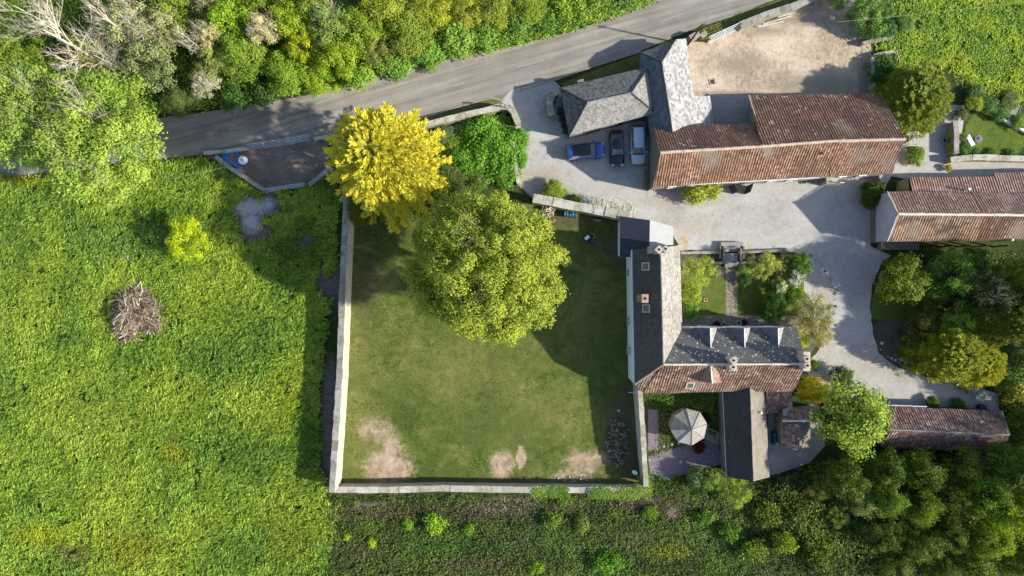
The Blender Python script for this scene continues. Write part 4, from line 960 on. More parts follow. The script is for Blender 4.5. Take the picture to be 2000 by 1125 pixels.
def crown_spray(name, R, H, z0, nb, per, ls, seed, lo=(.6, .62, .5), hi=(1.2, 1.15, 1.2), prof=1.6, droop=.15, tipbright=.35, side_w=.42, rlo=.80, rhi=1.10):
    """conifer: many sprays leaving the trunk, each a feather of narrow scales"""
    r = np.random.default_rng(seed); Vs = []
    P = []; D = []; Nn = []; T = []
    for i in range(nb):
        t = ((i + .5) / nb) ** .8; z = z0 + (H - z0) * t; a = i * 2.39996 + r.uniform(-.3, .3)
        rr = R * (1 - t ** prof) ** (1 / 1.4) * r.uniform(rlo, rhi) + .12 * R
        dirh = np.array([math.cos(a), math.sin(a), 0]); up = .10 + .75 * t
        k = np.sqrt(r.random(per)); k = .30 + .70 * k
        side = np.array([-dirh[1], dirh[0], 0]); sp = r.normal(0, 1, per) * (1.05 - k) * rr * side_w + r.normal(0, .12, per)
        zz = z + up * k * rr * .55 - droop * (k * rr) ** 2 / R * 1.2 + r.normal(0, .10, per) - np.abs(sp) * .25
        p = dirh * (k * rr)[:, None] + side * sp[:, None]; p[:, 2] = zz
        d = dirh * 1.0 + side * (np.sign(sp) * r.uniform(.3, 1.0, per))[:, None]; d[:, 2] = up * .6 + r.normal(0, .25, per)
        P.append(p); D.append(d); nn = rdir(r, per) * .6 + np.array([0, 0, 1.0]); Nn.append(nn); T.append(np.clip(r.random() * .4 + k * tipbright + r.normal(0, .12, per), 0, 1))
    P = np.concatenate(P); D = np.concatenate(D); Nn = np.concatenate(Nn); T = np.concatenate(T); m = len(P)
    V, F, col = leaf_cards(P, D, Nn, ls * r.uniform(.7, 1.5, m), ls * .34 * r.uniform(.7, 1.3, m), tint(r, m, lo, hi, T))
    return np_mesh(name, V, F, col, [FOL])
def twigs(mb, p, d, L, rad, depth, r, spread=.6, up=.12, nchild=3, seg=3):
    pts = [Vector(p)]; dd = Vector(d)
    for k in range(seg):
        dd = (dd + Vector((r.uniform(-1, 1), r.uniform(-1, 1), r.uniform(-.6, .8))) * .16 + Vector((0, 0, up * .3))).normalized(); pts.append(pts[-1] + dd * L / seg)
    mb.tube(pts, [rad * (1 - .55 * i / seg) for i in range(seg + 1)], 4 if depth < 2 else 3, 0, False)
    if depth <= 0: return
    for i in range(nchild):
        q = pts[r.randint(1, seg)]; ax = Vector((r.uniform(-1, 1), r.uniform(-1, 1), r.uniform(-.5, .9))).normalized()
        twigs(mb, q, (dd * (1 - spread) + ax * spread).normalized(), L * r.uniform(.5, .78), rad * .5, depth - 1, r, spread, up, nchild, seg)
def trunk_mesh(name, H, R, rad, seed, mat, limbs=9, depth=2):
    r = random.Random(seed); mb = MB(); lean = Vector((r.uniform(-.3, .3), r.uniform(-.3, .3), 0))
    mb.tube([(0, 0, -.2), (lean.x * .2, lean.y * .2, H * .3), (lean.x * .7, lean.y * .7, H * .6), (lean.x, lean.y, H * .85)], [rad * 1.25, rad, rad * .7, rad * .25], 8)
    for i in range(limbs):
        a = i * 2.4 + r.uniform(-.3, .3); z = H * r.uniform(.25, .62); el = r.uniform(.35, .9)
        twigs(mb, (0, 0, z), (math.cos(a) * math.cos(el), math.sin(a) * math.cos(el), math.sin(el)), R * r.uniform(.5, .8), rad * .4, depth, r, .45, .1, 3, 3)
    o = mb.build(name, M[mat]); me = o.data; bpy.data.objects.remove(o); return me
def twig_mass(name, R, H, seed, n=26, rad=.05, mat='dead_wood', depth=3, zs=(.2, .8)):
    r = random.Random(seed); mb = MB(); mb.tube([(0, 0, -.2), (.1, 0, H * .5), (0, .1, H * .95)], [rad * 3, rad * 2, rad * .8], 7)
    for i in range(n):
        a = i * 2.4; z = H * r.uniform(*zs); el = r.uniform(.15, .9)
        twigs(mb, (0, 0, z), (math.cos(a) * math.cos(el), math.sin(a) * math.cos(el), math.sin(el)), R * r.uniform(.45, .62), rad, depth, r, .42, .15, 4, 3)
    o = mb.build(name, M[mat]); me = o.data; bpy.data.objects.remove(o); return me

# prototypes (mesh, nominal R, nominal H)
PROTO = {}
def P_(key, me, R, H, trunk=None): PROTO[key] = (me, R, H, trunk)
T_big = trunk_mesh('trunk_large', 11, 7, .38, 1, 'bark', 12); T_mid = trunk_mesh('trunk_medium', 6, 3, .2, 2, 'bark', 9, 1); T_small = trunk_mesh('trunk_small', 2.2, 1.2, .07, 3, 'bark', 7, 1)
T_ash = trunk_mesh('trunk_ash', 11, 8.5, .3, 5, 'bark_pale', 16, 3)
P_('grand', crown_leafy('crown_grand', 9.4, 13.5, 3.0, 190, 40, 18, .225, 21, lobe_r=.155, lo=(.62, .70, .62), hi=(1.2, 1.15, 1.0)), 9.2, 13.5, T_big)
P_('ash', crown_leafy('crown_ash', 8.5, 12, 4.5, 120, 20, 15, .30, 22, lobe_r=.18, flat=.6, lo=(.48, .55, .5), hi=(1.2, 1.15, 1.15)), 8.5, 12, T_ash)
for i in range(4): P_('mid%d' % i, crown_leafy('crown_medium', 3.6, 6.5, 1.2, 34, 20, 15, .24, 30 + i, lobe_r=.27), 3.6, 6.5, T_mid)
for i in range(2): P_('loose%d' % i, crown_leafy('crown_loose', 3.6, 6.5, 1.5, 26, 17, 13, .20, 50 + i, lobe_r=.24, flat=.8), 3.6, 6.5, T_mid)
for i in range(4): P_('bush%d' % i, crown_leafy('crown_bush', 1.7, 2.3, .1, 16, 14, 14, .20, 40 + i, lobe_r=.36), 1.7, 2.3, T_small)
P_('laurel0', crown_leafy('crown_laurel', 2.6, 2.6, .2, 34, 16, 9, .34, 60, lobe_r=.26, hi=(1.35, 1.3, 1.2)), 2.6, 2.6, T_small)
P_('laurel1', crown_leafy('crown_laurel', 2.6, 2.8, .2, 32, 16, 9, .34, 61, lobe_r=.28, hi=(1.35, 1.3, 1.2)), 2.6, 2.8, T_small)
for i in range(2): P_('weed%d' % i, crown_leafy('crown_weed', 1.6, .9, .02, 13, 9, 10, .26, 74 + i, lobe_r=.24, flat=.6, hi=(1.35, 1.3, 1.1)), 1.6, .9, T_small)
P_('ball', crown_leafy('crown_ball', 1.1, 1.7, .1, 30, 16, 12, .11, 70, lobe_r=.30, lo=(.75, .78, .7), hi=(1.1, 1.1, 1.1)), 1.1, 1.7, T_small)
P_('gold', crown_spray('crown_golden', 7.0, 11.5, 1.2, 360, 120, .46, 80, lo=(.38, .46, .5), hi=(1.25, 1.2, 1.0), prof=2.0, side_w=.15, rlo=.62, rhi=1.14, tipbright=.6), 7.0, 11.5, T_big)
P_('cedar', crown_spray('crown_conifer', 4.2, 7.0, .8, 190, 110, .34, 81, lo=(.45, .6, .6), hi=(1.35, 1.25, .9), prof=2.2, tipbright=.5), 4.2, 7.0, T_mid)
P_('cypress', crown_spray('crown_cypress', 4.2, 5.0, .3, 220, 120, .28, 82, lo=(.55, .62, .6), hi=(1.25, 1.15, .9), prof=2.6, tipbright=.4), 4.2, 5.0, T_mid)
dead = [twig_mass('dead_crown', 5.0, 11, 91, 14, .07), twig_mass('dead_crown', 3.2, 7.5, 92, 11, .035)]
FRUIT = crown_leafy('blossom_mesh', 1.5, 2.6, 1.2, 20, 9, 6, .15, 95, lo=(.85, .85, .8), hi=(1.1, 1.1, 1.1), lobe_r=.3)

def plant(kind, px, py, r, h, col, name, label, cat='tree', group=None, bark=True, twig=0, sy=1.0, rot=None, lean=0.6):
    me, R0, H0, tr = PROTO[kind]; hh = h * lean; c = W(px, py, hh); k = (CAM_H - hh) / CAM_H; s = (r * k / 16.0) / R0
    e = empty(name, (c.x, c.y, 0), rot if rot is not None else random.uniform(0, 6.28)); e.scale = (s, s * sy, h / H0); tag(e, label, cat, group)
    cr = link('crown', me, e); cr.color = (*col, 1)
    if tr is not None: t = link('trunk', tr, e); f = {True: 1, False: 1}[bark]; t.scale = (.72 * R0 / {T_big.name: 7.5, T_mid.name: 3.4, T_small.name: 1.5, T_ash.name: 8.5}[tr.name], ) * 2 + (H0 / {T_big.name: 12.5, T_mid.name: 6.6, T_small.name: 2.6, T_ash.name: 12}[tr.name],)
    if twig: t = link('bare_twigs', dead[1], e); t.scale = (R0 / 3.4 * twig, R0 / 3.4 * twig, H0 / 7.7)
    return e

LG = (.30, .40, .075); MG = (.19, .29, .035); DG = (.085, .16, .026); OL = (.26, .28, .075); LIME = (.42, .52, .02); GOLD = (.72, .56, .03); YG = (.34, .38, .035); BG = (.15, .24, .085); PALE = (.46, .43, .24); DKO = (.13, .145, .04)
# --- the named trees
plant('gold', 747, 311, 113, 17.5, (.64, .59, .06), 'golden_conifer', 'big golden yellow conifer hanging over the road and the lay-by')
plant('grand', 944, 521, 157, 20, (.37, .43, .058), 'broad_tree', 'huge round olive green tree standing on the walled lawn', sy=1.06, rot=1.0)
plant('ash', 185, 262, 138, 12, (.36, .50, .07), 'ash_tree', 'wide pale green tree spreading over the road at the left', rot=.4)
plant('ash', 42, 225, 110, 11, (.34, .48, .08), 'ash_tree', 'pale green tree leaning out of the left edge above the road', rot=2.2)
plant('loose0', 372, 466, 50, 5.5, (.50, .60, .015), 'lime_tree', 'small acid lime coloured tree alone in the field above the brushwood heap', lean=.5)
plant('mid2', 1662, 818, 76, 9.5, (.33, .44, .055), 'green_tree', 'bright green tree between the small shed and the plum tiled barn', sy=1.0, lean=.55)
plant('cedar', 1792, 190, 70, 6.0, (.19, .235, .02), 'dark_conifer', 'dark conifer with yellow tipped sprays by the east end of the long barn')
plant('cypress', 1862, 690, 70, 6.0, (.30, .335, .02), 'golden_cypress', 'broad golden edged cypress beside the round border soil', sy=.82, rot=-.2)
plant('cypress', 1915, 712, 46, 5.2, (.42, .43, .025), 'golden_cypress', 'smaller yellow cypress pressed against the broad one by the garden table')
plant('mid0', 1765, 543, 56, 7.2, (.185, .235, .018), 'round_tree', 'dark olive tree with yellow tips nearest the gravel in the east border')
plant('mid1', 1858, 536, 52, 8.2, (.125, .245, .028), 'round_tree', 'dark green tree just right of the olive one in the east border')
plant('loose1', 1930, 575, 52, 9.5, (.10, .12, .035), 'sparse_tree', 'dark sparse tree with bare pale twigs in the east border', twig=.9)
plant('mid3', 1984, 545, 46, 9.5, (.19, .27, .02), 'border_tree', 'green tree at the right edge below the pale-ridged barn')
plant('loose0', 1875, 622, 46, 6.5, (.22, .34, .04), 'flowering_tree', 'green tree dotted with white blossom above the golden cypress')
plant('loose1', 1812, 622, 40, 5.0, (.13, .125, .02), 'bronze_shrub', 'bronze green shrub between the dark trees and the golden cypress', 'shrub')
plant('cypress', 1960, 625, 56, 8.5, (.13, .17, .018), 'soft_conifer', 'soft dark conifer right of the white-dotted tree')
plant('mid0', 1992, 590, 36, 8.5, (.30, .31, .02), 'border_tree', 'yellow green tree at the right edge beside the soft dark conifer')
plant('bush0', 1975, 672, 30, 3.4, BG, 'border_shrub', 'blue green shrub at the right edge right of the golden cypress', 'shrub')
plant('bush1', 1982, 722, 32, 3.2, (.16, .27, .05), 'border_shrub', 'mid green shrub at the right edge level with the yellow cypress', 'shrub')
plant('bush2', 1938, 655, 34, 3.6, (.15, .2, .03), 'border_shrub', 'dark shrub wedged between golden cypress and soft conifer', 'shrub')
plant('bush3', 1985, 770, 30, 1.4, (.36, .38, .03), 'border_shrub', 'low yellow shrub at the right edge beyond the garden table', 'shrub')
plant('bush1', 1955, 745, 20, 1.3, (.28, .33, .04), 'border_shrub', 'low lime shrub just above the garden table corner', 'shrub')
plant('laurel0', 1372, 372, 40, 2.6, (.42, .46, .07), 'forecourt_shrub', 'pale yellow green shrub against the south wall of the long barn', 'shrub', sy=.55, rot=.2)
plant('bush2', 1708, 374, 25, 2.6, (.075, .13, .015), 'dark_bush', 'dark green bush at the corner of the grey gable', 'bush')
plant('bush1', 1700, 392, 20, 2.0, (.08, .14, .015), 'dark_bush', 'second dark bush just below the first near the grey gable', 'bush')
plant('ball', 1081, 374, 26, 2.2, (.26, .34, .035), 'round_bush', 'round green bush on the gravel side of the white lichened wall', 'bush')
plant('bush3', 1122, 391, 16, 1.2, (.2, .32, .05), 'small_bush', 'small low bush beside the white lichened wall', 'bush')
plant('bush0', 1792, 302, 24, 1.8, (.27, .38, .05), 'small_bush', 'light green bush at the east gable of the long barn', 'bush', sy=.8)
plant('ball', 1858.5, 265, 7.5, 1.0, (.62, .62, .02), 'clipped_ball', 'upper of two small yellow clipped balls beside the broken rubble wall', 'shrub')
plant('ball', 1857, 288, 8.5, 1.1, (.50, .58, .02), 'clipped_ball', 'lower of two small yellow clipped balls beside the broken rubble wall', 'shrub')
plant('ball', 1853, 328, 8, .9, (.50, .46, .03), 'clipped_ball', 'yellow clipped ball by itself near the lean-to range', 'shrub')
for (x, y, r, h, k, c, l) in [(1877, 222, 15, 1.2, 'bush0', (.16, .2, .08), 'grey green shrub at the top end of the broken rubble wall'), (1904, 202, 17, 1.6, 'bush1', (.40, .48, .04), 'lime shrub at the top corner of the corner lawn'),
        (1932, 206, 18, 1.4, 'laurel0', (.14, .27, .055), 'leafy dark green shrub behind the white edging, nearest the lime one'), (1955, 220, 16, 1.3, 'laurel1', (.15, .28, .06), 'leafy dark green shrub behind the middle of the white edging'),
        (1905, 183, 22, 1.2, 'bush2', (.09, .17, .04), 'dark shrub along the meadow edge above the corner lawn'), (1990, 238, 18, 1.3, 'bush3', (.2, .32, .04), 'green shrub right of the sloping cold frame'),
        (1975, 196, 22, .9, 'bush1', (.2, .25, .05), 'low brushy shrub above the cold frame'), (1884, 290, 13, 1.0, 'laurel0', (.13, .26, .05), 'leafy shrub at the lower left corner of the corner lawn'),
        (1882, 268, 10, .9, 'bush1', (.20, .30, .08), 'small plant beside the white bench'), (1905, 296, 11, .8, 'bush2', (.10, .22, .04), 'low plant below the white bench'), (1940, 301, 14, .6, 'bush3', (.10, .2, .03), 'low hedge clump at the bottom of the corner lawn'), (1975, 303, 14, .6, 'bush0', (.10, .2, .03), 'low hedge clump near the bottom right of the corner lawn')]:
    plant(k, x, y, r, h, c, 'garden_shrub', l, 'shrub', 'shrubs round the corner lawn')
# front garden
plant('loose0', 1362, 527, 38, 4.6, (.42, .50, .07), 'small_tree', 'light green tree at the north west corner of the front garden', lean=.5)
plant('bush1', 1352, 575, 22, 2.2, (.36, .46, .05), 'wall_shrub', 'light green shrub against the east wall of the farmhouse', 'shrub')
plant('laurel1', 1348, 605, 18, 1.5, (.16, .30, .03), 'wall_shrub', 'darker leafy shrub against the farmhouse at the terrace corner', 'shrub')
plant('laurel0', 1394, 530, 13, 1.6, (.33, .40, .14), 'wall_shrub', 'variegated shrub beside the front garden tree', 'shrub')
plant('loose1', 1490, 518, 30, 4.4, (.44, .50, .10), 'small_tree', 'light green tree beside the front garden steps', lean=.5, sy=1.2)
plant('ball', 1456, 546, 14, 1.4, (.07, .15, .03), 'round_bush', 'dark round bush right of the front garden path', 'bush')
plant('bush0', 1447, 524, 9, .8, (.12, .22, .05), 'small_bush', 'small plant at the foot of the front garden steps', 'bush')
plant('mid1', 1560, 520, 30, 3.2, (.11, .23, .018), 'round_shrub', 'glossy dark green shrub at the gravel corner of the front garden', 'shrub')
plant('bush2', 1528, 520, 26, 2.4, (.19, .20, .05), 'garden_shrub', 'brownish shrub in the middle of the front garden border', 'shrub')
for (px, py, r, c) in [(1551, 541, 19, (.85, .83, .78)), (1522, 561, 17, (.80, .85, .48))]:
    e = plant('bush1', px, py, r, 2.6, (.16, .25, .04), 'blossom_shrub', 'shrub covered in %s blossom in the front garden border' % ('white' if c[2] > .6 else 'creamy yellow'), 'shrub', sy=1.25 if c[2] > .6 else .8)
    b = link('blossom', FRUIT, e); b.color = (*c, 1)
plant('mid3', 1515, 588, 26, 2.8, (.07, .17, .022), 'garden_shrub', 'deep green shrub at the end of the front lawn', 'shrub')
plant('laurel1', 1508, 610, 20, 2.0, (.06, .15, .02), 'garden_shrub', 'deep green leafy shrub beside the terrace', 'shrub')
plant('bush3', 1552, 575, 22, 2.0, (.20, .32, .03), 'garden_shrub', 'bright green shrub below the white blossom', 'shrub')
plant('loose1', 1583, 620, 50, 4.5, (.36, .34, .10), 'feathery_tree', 'feathery olive tree with bare pale twigs at the east end of the farmhouse', twig=.8, lean=.5)
plant('loose0', 1592, 650, 36, 3.2, (.38, .36, .13), 'feathery_tree', 'smaller feathery tree leaning over the gravel by the farmhouse gable', lean=.5)
plant('bush1', 1566, 664, 17, 1.8, (.52, .58, .02), 'gable_shrub', 'acid yellow shrub against the farmhouse north east corner', 'shrub')
plant('bush2', 1592, 714, 12, .9, (.13, .22, .03), 'gable_shrub', 'small green bush at the foot of the east gable chimney', 'shrub')
plant('ball', 1587, 762, 34, 3.0, (.62, .50, .015), 'golden_shrub', 'golden rounded shrub beside the farmhouse south east corner', 'shrub', sy=.8, rot=0)
plant('ball', 1646, 737, 24, 2.4, (.085, .14, .018), 'clipped_dome', 'dark green clipped dome on the gravel above the bright green tree', 'shrub')
plant('ball', 1823, 786, 14, 1.3, (.12, .17, .02), 'clipped_dome', 'small clipped dome against the plum tiled barn, left one', 'shrub')
plant('bush0', 1874, 790, 18, 1.2, (.09, .19, .035), 'small_bush', 'low green bush against the plum tiled barn, right of the clipped dome', 'bush', sy=.7, rot=0)
# laurels and entrance
for i, (x, y, r, h) in enumerate([(948, 262, 40, 2.6), (985, 290, 42, 2.6), (955, 312, 40, 2.4), (990, 335, 30, 2.4), (905, 318, 30, 2.2), (1013, 268, 20, 2.2), (1016, 312, 16, 2.0)]):
    plant('laurel%d' % (i % 2), x, y, r, h * .8, (.16, .34, .03), 'laurel_bush', ['laurel nearest the roadside wall', 'laurel in the middle of the entrance clump', 'laurel below the middle of the entrance clump', 'laurel at the lower right of the entrance clump', 'laurel nearest the golden conifer', 'laurel spilling over the thin rubble wall at its top', 'laurel strip on the drive side of the thin rubble wall'][i], 'laurel', 'bright green laurels at the drive entrance')
plant('cypress', 868, 365, 44, 4.5, (.13, .19, .05), 'blue_conifer', 'dull blue green conifer between the golden conifer and the huge round tree', lean=.5)
plant('bush0', 870, 262, 24, 1.0, (.17, .25, .10), 'grey_shrub', 'low blue grey shrub inside the roadside wall', 'shrub')
plant('bush2', 905, 252, 20, .9, (.20, .30, .12), 'grey_shrub', 'second low blue grey shrub inside the roadside wall', 'shrub')
plant('bush3', 885, 290, 26, 1.0, (.20, .30, .035), 'weedy_shrub', 'weedy green shrub beside the golden conifer', 'shrub')
plant('bush1', 930, 350, 26, 1.8, (.16, .24, .04), 'weedy_shrub', 'green shrub peeping out above the huge round tree', 'shrub')
plant('cypress', 700, 405, 32, 3.5, (.24, .24, .02), 'skirt_conifer', 'dull yellow conifer skirt over the north end of the west wall')
plant('cypress', 765, 408, 30, 3.5, (.36, .34, .02), 'skirt_conifer', 'low yellow green conifer below the golden conifer')
plant('bush2', 842, 408, 30, 2.6, (.11, .15, .03), 'shade_bush', 'dark bush in the gap between golden conifer and round tree', 'bush')
# top right
for (x, y, r, h, k, c, l) in [(1693, 22, 38, 4.5, 'mid0', (.19, .33, .06), 'ivy green tree at the top edge of the earth yard'), (1722, 20, 26, 3.2, 'mid1', (.14, .27, .065), 'blue green shrub tree at the top edge right of the yard'),
        (1706, 55, 22, 2.8, 'laurel0', (.2, .34, .07), 'ivy covered shrub on the yard boundary'), (1732, 55, 22, 2.4, 'bush2', (.10, .22, .05), 'dark clipped shrub next to the ivy covered shrub'),
        (1728, 128, 26, 2.0, 'bush3', (.08, .18, .025), 'dark shrub below the grass ramp'), (1716, 150, 20, 1.8, 'bush0', (.08, .17, .03), 'dark shrub beside the low east yard wall'),
        (1732, 172, 24, 2.0, 'bush1', (.10, .19, .02), 'dark shrub at the north east corner of the long barn'), (1768, 45, 20, 1.0, 'bush0', (.15, .28, .05), 'low clump at the meadow corner'), (1640, -6, 26, 3.4, 'mid3', (.16, .28, .06), 'green tree just at the top edge above the earth yard')]:
    plant(k, x, y, r, h, c, 'boundary_shrub', l, 'shrub', 'shrubs on the yard boundary')
# --- the roadside wood, named one by one
WOOD = [
 (300, 118, 62, 9, 'loose0', (.25, .29, .12), 'olive tree above the right side of the wide pale tree'), (322, 62, 50, 9, 'loose1', (.38, .39, .17), 'dull olive tree near the top edge beside bare branches'),
 (262, 50, 62, 10, 'loose1', (.42, .43, .22), 'grey green half bare tree near the top edge'), (330, 10, 44, 9, 'mid1', (.24, .33, .04), 'green tree on the top edge between bare crowns'), (30, 110, 50, 7, 'mid0', (.20, .30, .03), 'green tree under the big bare branches at the left edge'),
 (165, 95, 34, 6, 'bush2', (.26, .30, .02), 'yellow green bush among the bare branches'), (455, 40, 52, 8, 'mid2', (.26, .40, .03), 'vivid green tree near the top edge'), (470, 112, 46, 7.5, 'mid3', (.22, .33, .04), 'green tree right of the cream half bare crown'),
 (412, 72, 32, 8.5, 'loose1', (.60, .55, .30), 'cream half bare tree near the top edge'), (418, 122, 44, 7, 'loose0', (.30, .34, .10), 'grey olive tree above the dark gap by the road'), (516, 62, 36, 8.5, 'loose0', (.64, .58, .34), 'beige crowned tree near the top edge'),
 (400, 165, 28, 6, 'loose1', (.56, .54, .38), 'small grey twiggy tree above the road'), (568, 40, 44, 8, 'mid0', (.28, .38, .03), 'yellow green tree right of the beige crown'), (590, 92, 34, 7, 'mid1', (.36, .42, .02), 'bright yellow green tree in the middle of the wood'),
 (556, 138, 44, 6, 'mid2', (.22, .34, .03), 'green tree overhanging the road edge'), (640, 50, 48, 8, 'loose0', (.24, .35, .08), 'soft green tree with bare tips'), (655, 112, 44, 6.5, 'mid3', (.30, .40, .03), 'fresh green tree second row from the road'), (622, 152, 34, 4.5, 'mid0', (.28, .42, .03), 'fresh green bush above the road where the shadows end'),
 (700, 60, 46, 6.5, 'mid1', (.24, .34, .03), 'round green tree right of the soft green one'), (735, 100, 40, 4.5, 'loose1', (.26, .28, .07), 'brown green tree in the hedge bank'), (695, 140, 34, 3.4, 'bush0', (.24, .38, .04), 'leafy green shrub at the road edge left of the bank'), (745, 20, 48, 6, 'mid2', (.30, .36, .04), 'yellow green tree at the top edge above the bank'),
 (800, 62, 48, 5, 'mid3', (.26, .33, .045), 'olive green tree in the middle of the bank'), (770, 122, 34, 2.8, 'bush1', (.20, .38, .05), 'lush bush by the road left of the dashes'), (835, 100, 36, 3.0, 'bush2', (.19, .36, .05), 'lush bush by the road above the first dash'), (842, 20, 48, 4.5, 'mid0', (.32, .36, .03), 'yellowish tree at the top edge of the bank'),
 (890, 70, 38, 3.2, 'laurel1', (.22, .35, .05), 'broad leaved bush on the bank above the road'), (905, 22, 42, 3.8, 'mid1', (.34, .36, .04), 'dull yellow shrub tree on the bank'), (950, 60, 34, 2.6, 'bush3', (.20, .37, .05), 'green bush along the road half way up the bank'), (965, 15, 42, 3.6, 'mid2', (.28, .34, .04), 'olive shrub tree at the top edge half way along the bank'),
 (1010, 45, 32, 2.4, 'bush0', (.20, .36, .06), 'green bush along the road opposite the drive entrance'), (1035, 8, 38, 3.2, 'mid3', (.27, .35, .035), 'shrub tree at the top edge opposite the drive entrance'), (1072, 32, 26, 2.0, 'bush1', (.22, .40, .05), 'small roadside bush opposite the garage'), (1105, 2, 34, 2.6, 'laurel0', (.25, .37, .03), 'roadside bush on the top edge opposite the garage'),
 (1135, 22, 20, 1.5, 'bush2', (.22, .38, .05), 'small roadside bush right of the one opposite the garage'), (1170, 2, 24, 1.6, 'bush3', (.26, .42, .04), 'last but one bush where the hedge bank tapers'), (1215, -4, 20, 1.2, 'bush0', (.26, .42, .05), 'last low bush where the hedge bank meets the top edge'),
 (505, 180, 30, 3.2, 'bush1', (.08, .16, .03), 'dark shaded bush at the road edge'), (455, 190, 30, 3.0, 'bush2', (.07, .15, .03), 'dark shaded bush left along the road edge'), (350, 195, 34, 3.6, 'mid3', (.14, .2, .05), 'dull tree at the road edge right of the wide pale tree'), (600, 8, 38, 8, 'mid3', (.22, .32, .03), 'green tree on the top edge right of the beige crown'), (500, -8, 40, 8, 'mid1', (.22, .3, .04), 'tree cut by the top edge above the beige crown'), (395, -10, 44, 9, 'loose0', (.36, .36, .17), 'pale half bare tree cut by the top edge')]
for i, (x, y, r, h, k, c, l) in enumerate(WOOD):
    plant(k, x, y, r * 1.08, h, tuple(v * 1.1 for v in c), 'wood_tree' if h > 4 else 'hedge_bush', l + (', in the roadside wood' if x < 680 else ''), 'tree' if h > 4 else 'bush', 'trees and bushes north of the road', twig=.95 if k.startswith('loose') and c[0] > .33 else 0)
for (x, y, r, h, me, R0, l) in [(118, 78, 105, 13, 0, 5.0, 'big bare pale tree spreading at the top left corner'), (228, 52, 70, 12, 0, 5.0, 'bare pale tree on the top edge right of the corner'), (60, 30, 75, 12, 1, 3.2, 'bare pale tree cut by the top left corner'), (205, 118, 48, 9, 1, 3.2, 'small bare tree above the wide pale green tree'),
                      (372, 80, 36, 10, 1, 3.2, 'silver bare tree between the olive trees'), (408, 160, 26, 7, 1, 3.2, 'bleached twiggy bush above the road'), (640, 22, 34, 9, 1, 3.2, 'bare pale tree on the top edge in the middle of the wood'), (518, 55, 30, 9.5, 1, 3.2, 'bare pale tips standing in the beige crown')]:
    c = W(x, y, h * .7); e = empty('bare_tree', (c.x, c.y, 0), random.uniform(0, 6)); s = r * (CAM_H - h * .7) / CAM_H / 16 / R0 * 1.05; H0 = 11 if me == 0 else 7.5
    e.scale = (s, s, h / H0 * .95); tag(e, l, 'bare tree', 'bare pale trees in the wood'); link('branches', dead[me], e)
# --- south east wood
SE = [
 (1652, 935, 46, 6.5, 'mid0', (.09, .16, .02), 'dark tree below the bright green tree'), (1728, 918, 44, 6, 'mid1', (.085, .165, .022), 'dark tree behind the west end of the plum tiled barn'), (1800, 922, 44, 6, 'mid2', (.09, .165, .018), 'dark tree behind the middle of the plum tiled barn'),
 (1880, 912, 42, 5.5, 'mid3', (.10, .18, .02), 'dark tree behind the east end of the plum tiled barn'), (1965, 905, 46, 6, 'mid0', (.09, .18, .02), 'dark green tree at the right edge below the barn'), (1688, 978, 36, 5, 'loose0', (.24, .30, .10), 'grey green tree with bare tips in the south east wood'),
 (1600, 952, 28, 4, 'loose1', (.20, .24, .06), 'grey brushy tree near the workshop corner'), (1730, 975, 40, 6, 'mid3', (.15, .26, .035), 'fresh green tree right of the grey green one'), (1800, 990, 40, 6, 'mid2', (.14, .24, .02), 'mid green tree in the centre of the south east wood'), (1862, 975, 40, 6, 'loose1', (.13, .19, .02), 'dull loose tree in the south east wood'),
 (1925, 965, 46, 7, 'mid1', (.14, .27, .022), 'green tree near the right edge of the south east wood'), (1978, 1000, 52, 8, 'mid2', (.26, .40, .02), 'brightest yellow green tree at the right edge'), (1930, 1050, 44, 6.5, 'mid0', (.20, .32, .022), 'yellow green tree low at the right'), (1985, 1085, 46, 6, 'mid3', (.13, .22, .022), 'dark tree in the bottom right corner'),
 (1860, 1045, 42, 5.5, 'loose0', (.13, .22, .025), 'loose dark tree left of the yellow green one'), (1800, 1060, 44, 5, 'mid1', (.10, .18, .02), 'dark tree near the bottom edge, right of centre of the wood'), (1735, 1040, 42, 4.5, 'loose1', (.10, .17, .02), 'sparse dark tree in the lower wood'), (1900, 1105, 44, 5, 'mid2', (.12, .21, .02), 'dark tree on the bottom edge near the corner'),
 (1840, 1110, 40, 4, 'mid3', (.11, .18, .02), 'low tree on the bottom edge right of the lower wood'), (1760, 1112, 40, 3.5, 'loose0', (.12, .19, .02), 'low loose tree on the bottom edge'), (1535, 1062, 22, 2.2, 'weed0', (.25, .40, .05), 'small bright bush standing alone in the rough scrub'), (1637, 1010, 24, 3, 'loose1', (.26, .38, .06), 'bright small bush at the west edge of the wood'),
 (1395, 937, 26, 3.2, 'loose0', (.21, .36, .05), 'bright leafy sapling left of the workshop end'), (1440, 964, 32, 3.6, 'loose1', (.26, .42, .045), 'bright leafy sapling below the workshop end'), (1362, 930, 20, 2.2, 'laurel0', (.15, .24, .11), 'grey leaved shrub at the edge of the purple gravel'), (1910, 870, 30, 2.4, 'bush0', (.07, .13, .02), 'shaded bush behind the east end of the plum barn'),
 (1992, 830, 34, 3.0, 'bush2', (.17, .24, .02), 'green bush at the right edge beyond the plum tiled barn'), (1982, 868, 30, 3.5, 'bush1', (.06, .12, .015), 'dark bush at the right edge by the barn end'), (1560, 985, 30, 1.8, 'weed1', (.12, .17, .03), 'olive bush in the scrub below the workshop'), (1500, 1000, 30, 1.5, 'weed0', (.13, .20, .03), 'olive bush in the scrub left of the wood'),
 (1470, 1075, 28, 1.3, 'weed1', (.14, .24, .03), 'low bush in the scrub near the bottom edge'), (1600, 1075, 30, 1.8, 'weed0', (.10, .18, .02), 'dark bush near the bottom edge below the scrub')]
